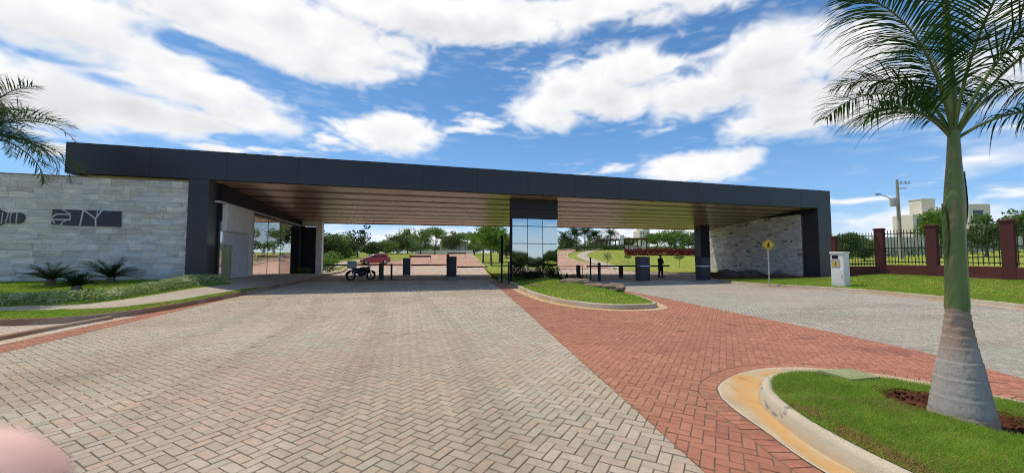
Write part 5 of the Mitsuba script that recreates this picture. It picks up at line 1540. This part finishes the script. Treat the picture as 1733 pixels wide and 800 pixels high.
# ------------------------------------------------------------------ motorcycle
mo = thing('motorcycle', 'dark parked motorcycle with grey carrier box and screen left of the barriers', 'motorcycle')
BX_, BY_, BA = -2.85, 27.5, math.radians(22)
def mp(name, m, mat, smooth=35, sub=None):
    m = mv(rot(rot(m, math.radians(5), (1, 0, 0)), BA), BX_, BY_, 0.0)
    if sub:
        scene[num_fast(sub + '__' + name)] = mikit.ply(m, mat, smooth)
        return
    return part(mo, name, m, mat, smooth)
for x in (-.64, .66):
    th = np.linspace(0, 2 * np.pi, 25)
    w = mp('wheel', tube(np.column_stack([x + .26 * np.cos(th), 0 * th, .31 + .26 * np.sin(th)]), .062, 8, False), 'm_tyre')
    mp('rim', cat([tube(np.column_stack([x + .215 * np.cos(th), 0 * th, .31 + .215 * np.sin(th)]), .014, 6, False)] + [cyl((x, 0, .31), (x + .21 * math.cos(a), 0, .31 + .21 * math.sin(a)), .007, 5) for a in np.linspace(0, 6.28, 13)[:-1]] + [cyl((x, -.06, .31), (x, .06, .31), .05, 10)]), 'm_grey_metal', sub=w)
for s in (-1, 1):
    mp('fork', cyl((.66, s * .07, .31), (.44, s * .07, .98), .022, 8), 'm_grey_metal')
    mp('swing_arm', cyl((-.64, s * .07, .31), (-.08, s * .06, .36), .022, 8), 'm_bike')
    mp('shock_absorber', cyl((-.55, s * .1, .36), (-.42, s * .1, .70), .025, 8), 'm_chrome')
    mp('handlebar', tube([(.42, 0, 1.0), (.40, s * .18, 1.03), (.34, s * .36, 1.04)], .014, 7), 'm_bike')
    mp('mirror', cat([cyl((.38, s * .26, 1.04), (.42, s * .34, 1.22), .006, 5), blob((.42, s * .36, 1.24), (.015, .06, .04), 1, 0)]), 'm_bike')
mp('engine', cat([bx(-.12, .2, -.13, .13, .26, .5, .04), bx(-.02, .16, -.09, .09, .48, .66, .03)]), 'm_bike')
mp('fairing', cat([blob((.40, 0, .72), (.2, .17, .2), 2, .1, 2), blob((-.30, 0, .62), (.32, .15, .16), 2, .1, 4), blob((.08, 0, .5), (.3, .18, .24), 2, .1, 6)]), 'm_bike')
mp('exhaust', tube([(.15, -.14, .3), (-.1, -.16, .24), (-.75, -.17, .34)], [.02, .025, .045], 8), 'm_chrome')
mp('fuel_tank', blob((.14, 0, .80), (.27, .14, .12), 3, .05), 'm_bike')
mp('seat', bx(-.62, -.04, -.12, .12, .74, .82, .035), 'm_bike')
mp('mudguard', cat([tube(np.column_stack([.66 + .34 * np.cos(np.linspace(.5, 2.6, 9)), np.zeros(9), .31 + .34 * np.sin(np.linspace(.5, 2.6, 9))]), .035, 6), tube(np.column_stack([-.64 + .35 * np.cos(np.linspace(.9, 3.0, 9)), np.zeros(9), .31 + .35 * np.sin(np.linspace(.9, 3.0, 9))]), .045, 6)]), 'm_bike')
mp('headlight', blob((.55, 0, .92), (.08, .1, .1), 2, 0), 'm_lamp')
mp('carrier_box', bx(-.86, -.36, -.24, .24, .83, 1.24, .03), 'm_bike_grey')
mp('box_lid', bx(-.875, -.345, -.255, .255, 1.243, 1.30, .02), 'm_bike_grey')
n_ = 7
sc = np.array([[.52 - .20 * t + .03 * math.cos(a), .24 * math.sin(a) * (1 - .3 * t), 1.0 + .45 * t] for t in np.linspace(0, 1, 5) for a in np.linspace(-1.3, 1.3, n_)])
mp('wind_screen', quads(sc, [[i * n_ + j, i * n_ + j + 1, (i + 1) * n_ + j + 1, (i + 1) * n_ + j] for i in range(4) for j in range(n_ - 1)]), 'm_bike_grey')
mp('side_stand', cyl((-.05, .1, .3), (-.1, .28, .0), .014, 6), 'm_bike')

# ------------------------------------------------------------------ bodies as hulls between joints
def hull_body(bones, refine=.03, it=8):
    man = None
    for (p, r), (q, s) in bones:
        a = m3.Manifold.sphere(r, 20).translate(list(map(float, p)))
        b = m3.Manifold.sphere(s, 20).translate(list(map(float, q)))
        h = m3.Manifold.batch_hull([a, b])
        man = h if man is None else man + h
    man = man.refine_to_length(refine)
    m = man.to_mesh()
    t = trimesh.Trimesh(m.vert_properties[:, :3], m.tri_verts, process=True)
    trimesh.smoothing.filter_taubin(t, iterations=it)
    return t

pe = thing('person', 'person in black uniform standing with folded arms beside the striped cabinet', 'person')
PXY, PA_ = (18.55, 24.45), math.radians(20)
def pp(name, m, mat, smooth=True):
    return part(pe, name, mv(rot(m, PA_), PXY[0], PXY[1], .0), mat, smooth)
hipL, hipR = (-.10, 0, .92), (.10, 0, .92)
body = [((hipL, .115), (hipR, .115)), (((0, .01, .95), .135), ((0, .01, 1.2), .13)), (((0, .01, 1.2), .13), ((0, .0, 1.38), .14)), (((-.15, .01, 1.40), .075), ((.15, .01, 1.40), .075)), (((0, .01, 1.40), .07), ((0, .0, 1.50), .055))]
for s in (-1, 1):
    body += [(((s * .10, 0, .90), .105), ((s * .15, -.01, .50), .07)), (((s * .15, -.01, .50), .068), ((s * .19, .02, .10), .048)), (((s * .19, .02, .06), .045), ((s * .215, -.15, .035), .034)), (((s * .19, .03, .05), .045), ((s * .19, .02, .10), .048)),
             (((s * .185, .01, 1.40), .066), ((s * .25, -.03, 1.14), .05)), (((s * .25, -.03, 1.14), .05), ((s * .02, -.20, 1.16 + .05 * s), .036))]
bm = hull_body(body)
bm.vertices = bm.vertices * [1.14, 1.15, 1.0]
pp('clothed_body', bm, 'm_cloth_black')
hd = trimesh.creation.icosphere(3)
v = hd.vertices * [.076, .094, .115]
v[:, 2] -= .018 * (v[:, 1] < -.03) * (v[:, 2] < 0)
v[:, 0] *= 1 - .22 * ss(.0, -.115, v[:, 2])
nose = np.exp(-((v[:, 0] / .018) ** 2 + ((v[:, 2] + .012) / .03) ** 2)) * (v[:, 1] < 0)
v[:, 1] -= .022 * nose
hd = tm(v + [0, -.01, 1.635], hd.faces)
pp('head', cat([hd] + [blob((s * .078, .005, 1.63), (.012, .02, .03), 2, 0) for s in (-1, 1)]), 'm_skin')
pp('eyes', cat([blob((s * .03, -.092, 1.655), (.012, .008, .007), 2, 0) for s in (-1, 1)]), 'm_hair')
pp('mouth', blob((0, -.093, 1.585), (.022, .006, .006), 2, 0), 'm_hair')
cap_ = trimesh.creation.icosphere(3)
v = cap_.vertices * [.086, .102, .10] + [0, .0, 1.665]
keepf = (v[cap_.faces].mean(1)[:, 2] > 1.675) | ((v[cap_.faces].mean(1)[:, 1] > .03) & (v[cap_.faces].mean(1)[:, 2] > 1.60))
pp('hair', tm(v, cap_.faces[keepf]), 'm_hair')
for s in (-1, 1):
    hb_ = [(((s * .02, -.20, 1.16 + .05 * s), .034), ((-s * .06, -.205, 1.165 + .06 * s), .03))]
    for j in range(4):
        z_ = 1.185 + .06 * s - .018 * j
        hb_ += [(((-s * .055, -.21, z_), .011), ((-s * .10, -.21, z_ - .003), .010)), (((-s * .10, -.21, z_ - .003), .010), ((-s * (.135 - .006 * abs(j - 1)), -.195, z_ - .008), .008))]
    hb_ += [(((-s * .03, -.215, 1.19 + .06 * s), .012), ((-s * .065, -.225, 1.212 + .06 * s), .009))]
    pp('hand', hull_body(hb_, .012, 4), 'm_skin')

# ------------------------------------------------------------------ the photographer's hand at the lower left of the lens
hn = thing('hand', "pink blurred fingertip covering the bottom left corner close to the lens", 'hand')
cr = np.array([math.cos(yaw), -math.sin(yaw), 0])
cu = np.cross(cr, FWD)
def cam(x, y, z):     # right, up, forward of the eye, metres
    return np.array([0, 0, EYE]) + x * cr + y * cu + z * FWD
TIP = (-.0462, -.0236, .030)
idx = [(TIP, .0078), ((-.0535, -.0292, .0285), .0084), ((-.068, -.039, .024), .0090), ((-.090, -.054, .012), .0098)]
hb_ = [((cam(*a), r), (cam(*b), s)) for (a, r), (b, s) in zip(idx[:-1], idx[1:])]
K = [(-.090, -.054, .012), (-.088, -.076, .010), (-.088, -.097, .004), (-.092, -.115, -.006)]
wr = (-.165, -.105, -.035)
for k_ in K:
    hb_.append(((cam(*k_), .0105), (cam(*wr), .022)))
for a, b in zip(K[:-1], K[1:]):
    hb_.append(((cam(*a), .0105), (cam(*b), .0105)))
fing = [[K[1], (-.062, -.066, .020), (-.046, -.060, .010), (-.040, -.058, -.006)], [K[2], (-.062, -.088, .014), (-.047, -.083, .003), (-.043, -.081, -.010)], [K[3], (-.070, -.110, .002), (-.057, -.106, -.006), (-.053, -.104, -.016)]]
for f_ in fing:
    for (a, r), (b, s) in zip(zip(f_[:-1], (.0095, .0085, .0080)), zip(f_[1:], (.0085, .0080, .0070))):
        hb_.append(((cam(*a), r), (cam(*b), s)))
th_ = [(-.150, -.085, -.036), (-.118, -.050, -.040), (-.090, -.036, -.042), (-.066, -.032, -.040)]
for (a, r), (b, s) in zip(zip(th_[:-1], (.016, .012, .0105)), zip(th_[1:], (.012, .0105, .0088))):
    hb_.append(((cam(*a), r), (cam(*b), s)))
hb_.append(((cam(*wr), .024), (cam(-.30, -.20, -.13), .036)))
part(hn, 'palm_and_fingers', hull_body(hb_, .0035, 6), 'm_hand', True)
nl_ = blob((0, 0, 0), (.0045, .0012, .006), 2, 0)
nl_.apply_translation(cam(-.0500, -.0265, .0215))
part(hn, 'fingernail', nl_, 'm_nail', True)

# ------------------------------------------------------------------ structures beyond
def local(X, D, z=0):
    return (.962 * X + .272 * D, -.272 * X + .962 * D, z)
ANG = -math.radians(15.8)
def cbox(x0, x1, d0, d1, z0, z1, b=.03):     # a box standing square to the view axis, placed in metres right of and ahead of the eye
    return rot(bx(x0, x1, d0, d1, z0, z1, b), ANG)
ho = thing('house', 'pale modern two storey house with stepped flat roofs behind the fence', 'house')
part(ho, 'left_wing', cbox(64.4, 69.2, 60.5, 63.8, 0, 8.4), 'm_house')
part(ho, 'main_wall', cbox(69.4, 74.0, 61.2, 65.5, 0, 9.4), 'm_house')
part(ho, 'upper_wall', cbox(68.1, 70.4, 62.5, 64.5, 8.0, 11.1), 'm_house')
part(ho, 'parapet', cbox(68.0, 70.5, 62.4, 64.6, 11.103, 11.2), 'm_house_grey')
part(ho, 'right_wing', cbox(72.8, 76.3, 60, 63.5, 0, 10.0), 'm_house')
for (x0, x1, d, z0, z1) in ((65.0, 66.2, 60.5, 6.6, 7.6), (67.2, 67.9, 60.5, 6.7, 7.5), (73.5, 75.1, 60, 7.8, 8.9)):
    w = part(ho, 'window', cat([cbox(x0 - .08, x1 + .08, d - .06, d - .003, z0 - .08, z0 - .002, .01), cbox(x0 - .08, x1 + .08, d - .06, d - .003, z1 + .002, z1 + .08, .01)]), 'm_house_dark')
    scene[num_fast(ho + '__window__pane')] = mikit.ply(cbox(x0, x1, d - .03, d - .004, z0, z1, .004), 'm_pane')
bw = thing('boundary_wall', 'low grey boundary wall running before the pale house', 'wall')
put(bw, cbox(55, 84, 57.5, 57.8, 0, 4.6), 'm_house_grey')
for i, (X0_, X1_, D0, z1, lab) in enumerate([(67.5, 70.6, 200, 15.5, 'distant beige apartment block, the left one above the guard'), (71.0, 74.8, 205, 18.5, 'distant beige apartment tower, the taller one above the guard')]):
    ap = thing('apartment_block', lab, 'apartment building', 'beige apartment blocks on the skyline')
    part(ap, 'wall', cbox(X0_, X1_, D0, D0 + 10, 0, z1, .05), 'm_house')
    for r in range(5):
        for c in range(2):
            xx = X0_ + (X1_ - X0_) * (.2 + .42 * c)
            part(ap, 'window', cbox(xx, xx + .6, D0 - .06, D0 - .01, z1 - 2.2 - r * 2.6, z1 - 1.1 - r * 2.6, .01), 'm_pane')
for i, (a, b, D, zt, lab) in enumerate([(22.0, 27.3, 95, 5.95, 'dark flat roofed pergola right of the palm clump'), (27.6, 32.4, 90, 6.0, 'dark flat roofed pergola above the maroon bed')]):
    pgx = thing('pergola', lab, 'pergola', 'dark pergolas beyond the right lawn')
    part(pgx, 'roof', cbox(a, b, D, D + 4, zt - .25, zt + .05), 'm_wood_dark')
    for xx in np.linspace(a + .25, b - .25, 3):
        for dd in (D + .25, D + 3.75):
            part(pgx, 'post', cbox(xx - .1, xx + .1, dd - .1, dd + .1, 1.0, zt - .253, .01), 'm_wood_dark')
    part(pgx, 'screen_wall', cbox(a + .4, b - .4, D + 3.4, D + 3.5, 1.0, zt - 1.6), 'm_house' if i else 'm_wood_dark')
wp = thing('white_pylon', 'tall white slab pylon between the two pergolas', 'pylon')
put(wp, rot(bx(28.6, 29.7, 100, 100.5, 1.0, 7.3, .05), ANG), 'm_stripe')
lr = thing('pavilion', 'long dark flat roofed pavilion at the end of the left inner road', 'pavilion')
part(lr, 'roof', cbox(-27.5, -15.5, 135, 141, 8.3, 8.8), 'm_wood_dark')
part(lr, 'wall', cbox(-26.5, -16.5, 139, 139.3, 2, 7.2), 'm_house')
for xx in np.linspace(-27.2, -15.8, 5):
    part(lr, 'post', cbox(xx - .12, xx + .12, 135.2, 135.45, 2, 8.297, .01), 'm_wood_dark')
lw_ = thing('garden_wall', 'low white wall across the end of the left inner road', 'wall')
part(lw_, 'wall', cbox(-30.5, -12.5, 121, 121.3, 1.5, 3.55), 'm_stripe')
part(lw_, 'coping', cbox(-30.6, -12.4, 120.95, 121.35, 3.553, 3.63, .01), 'm_house_grey')
for i, (x0, x1, y, h, lab) in enumerate([(.7, 4.2, 64.6, 1.15, 'dark horizontal beam on slim posts across the inner road, nearer one'), (8.6, 12.5, 80.2, 1.25, 'dark horizontal beam on slim posts across the inner road, farther one')]):
    gb = thing('beam_barrier', lab, 'barrier', 'dark beams across the inner road')
    z = float(hill((x0 + x1) / 2, y))
    part(gb, 'beam', bx(x0, x1, y - .1, y + .1, z + h - .3, z + h, .02), 'm_wood_dark')
    for xx in (x0 + .1, x1 - .1):
        part(gb, 'post', bx(xx - .05, xx + .05, y - .05, y + .05, z, z + h - .303), 'm_galv')

up_ = thing('utility_pole', 'concrete utility pole with transformer and street lamp behind the fence', 'utility pole')
ux, uy = 56.7, 30.7
uz = float(hill(ux, uy))
part(up_, 'pole', tube([(ux, uy, uz - .3), (ux, uy, 10.8)], [.24, .13], 10), 'm_pole', 40)
rr_ = np.array([.962, -.272])
for z_, a, b in ((10.35, -.1, 1.5), (9.75, -.1, 1.1)):
    part(up_, 'crossarm', tube([(ux + rr_[0] * a, uy + rr_[1] * a, z_), (ux + rr_[0] * b, uy + rr_[1] * b, z_)], .06, 6), 'm_galv')
for a in (.5, 1.0, 1.45):
    part(up_, 'insulator', cyl((ux + rr_[0] * a, uy + rr_[1] * a, 10.41), (ux + rr_[0] * a, uy + rr_[1] * a, 10.62), .05, 8), 'm_wood_dark')
part(up_, 'transformer', lathe([(.02, 7.6), (.36, 7.62), (.38, 7.7), (.38, 8.5), (.3, 8.6), (.02, 8.62)], 14, (ux - rr_[0] * .5, uy - rr_[1] * .5, 0)), 'm_galv', 40)
part(up_, 'lamp_arm', tube([(ux, uy, 7.9), (ux - rr_[0] * 1.2, uy - rr_[1] * 1.2, 8.7), (ux - rr_[0] * 2.1, uy - rr_[1] * 2.1, 9.0)], .05, 7), 'm_galv')
part(up_, 'lamp_head', blob((ux - rr_[0] * 2.35, uy - rr_[1] * 2.35, 9.03), (.4, .2, .09), 2, 0), 'm_acm', 50)
for i, (z0, zz_) in enumerate(((10.62, 10.2), (9.85, 9.5))):
    wi = thing('overhead_wire', 'thin overhead wire running right from the utility pole', 'wire', 'wires from the utility pole')
    s_ = np.linspace(0, 1, 24)
    e_ = np.array([88.0, 4.0, zz_ + .6])
    b_ = np.array([ux + .6 + .3 * i, uy - .2, z0])
    pth = b_ + (e_ - b_) * s_[:, None]
    pth[:, 2] -= 4 * .9 * s_ * (1 - s_)
    put(wi, tube(pth, .009, 5), 'm_galv')
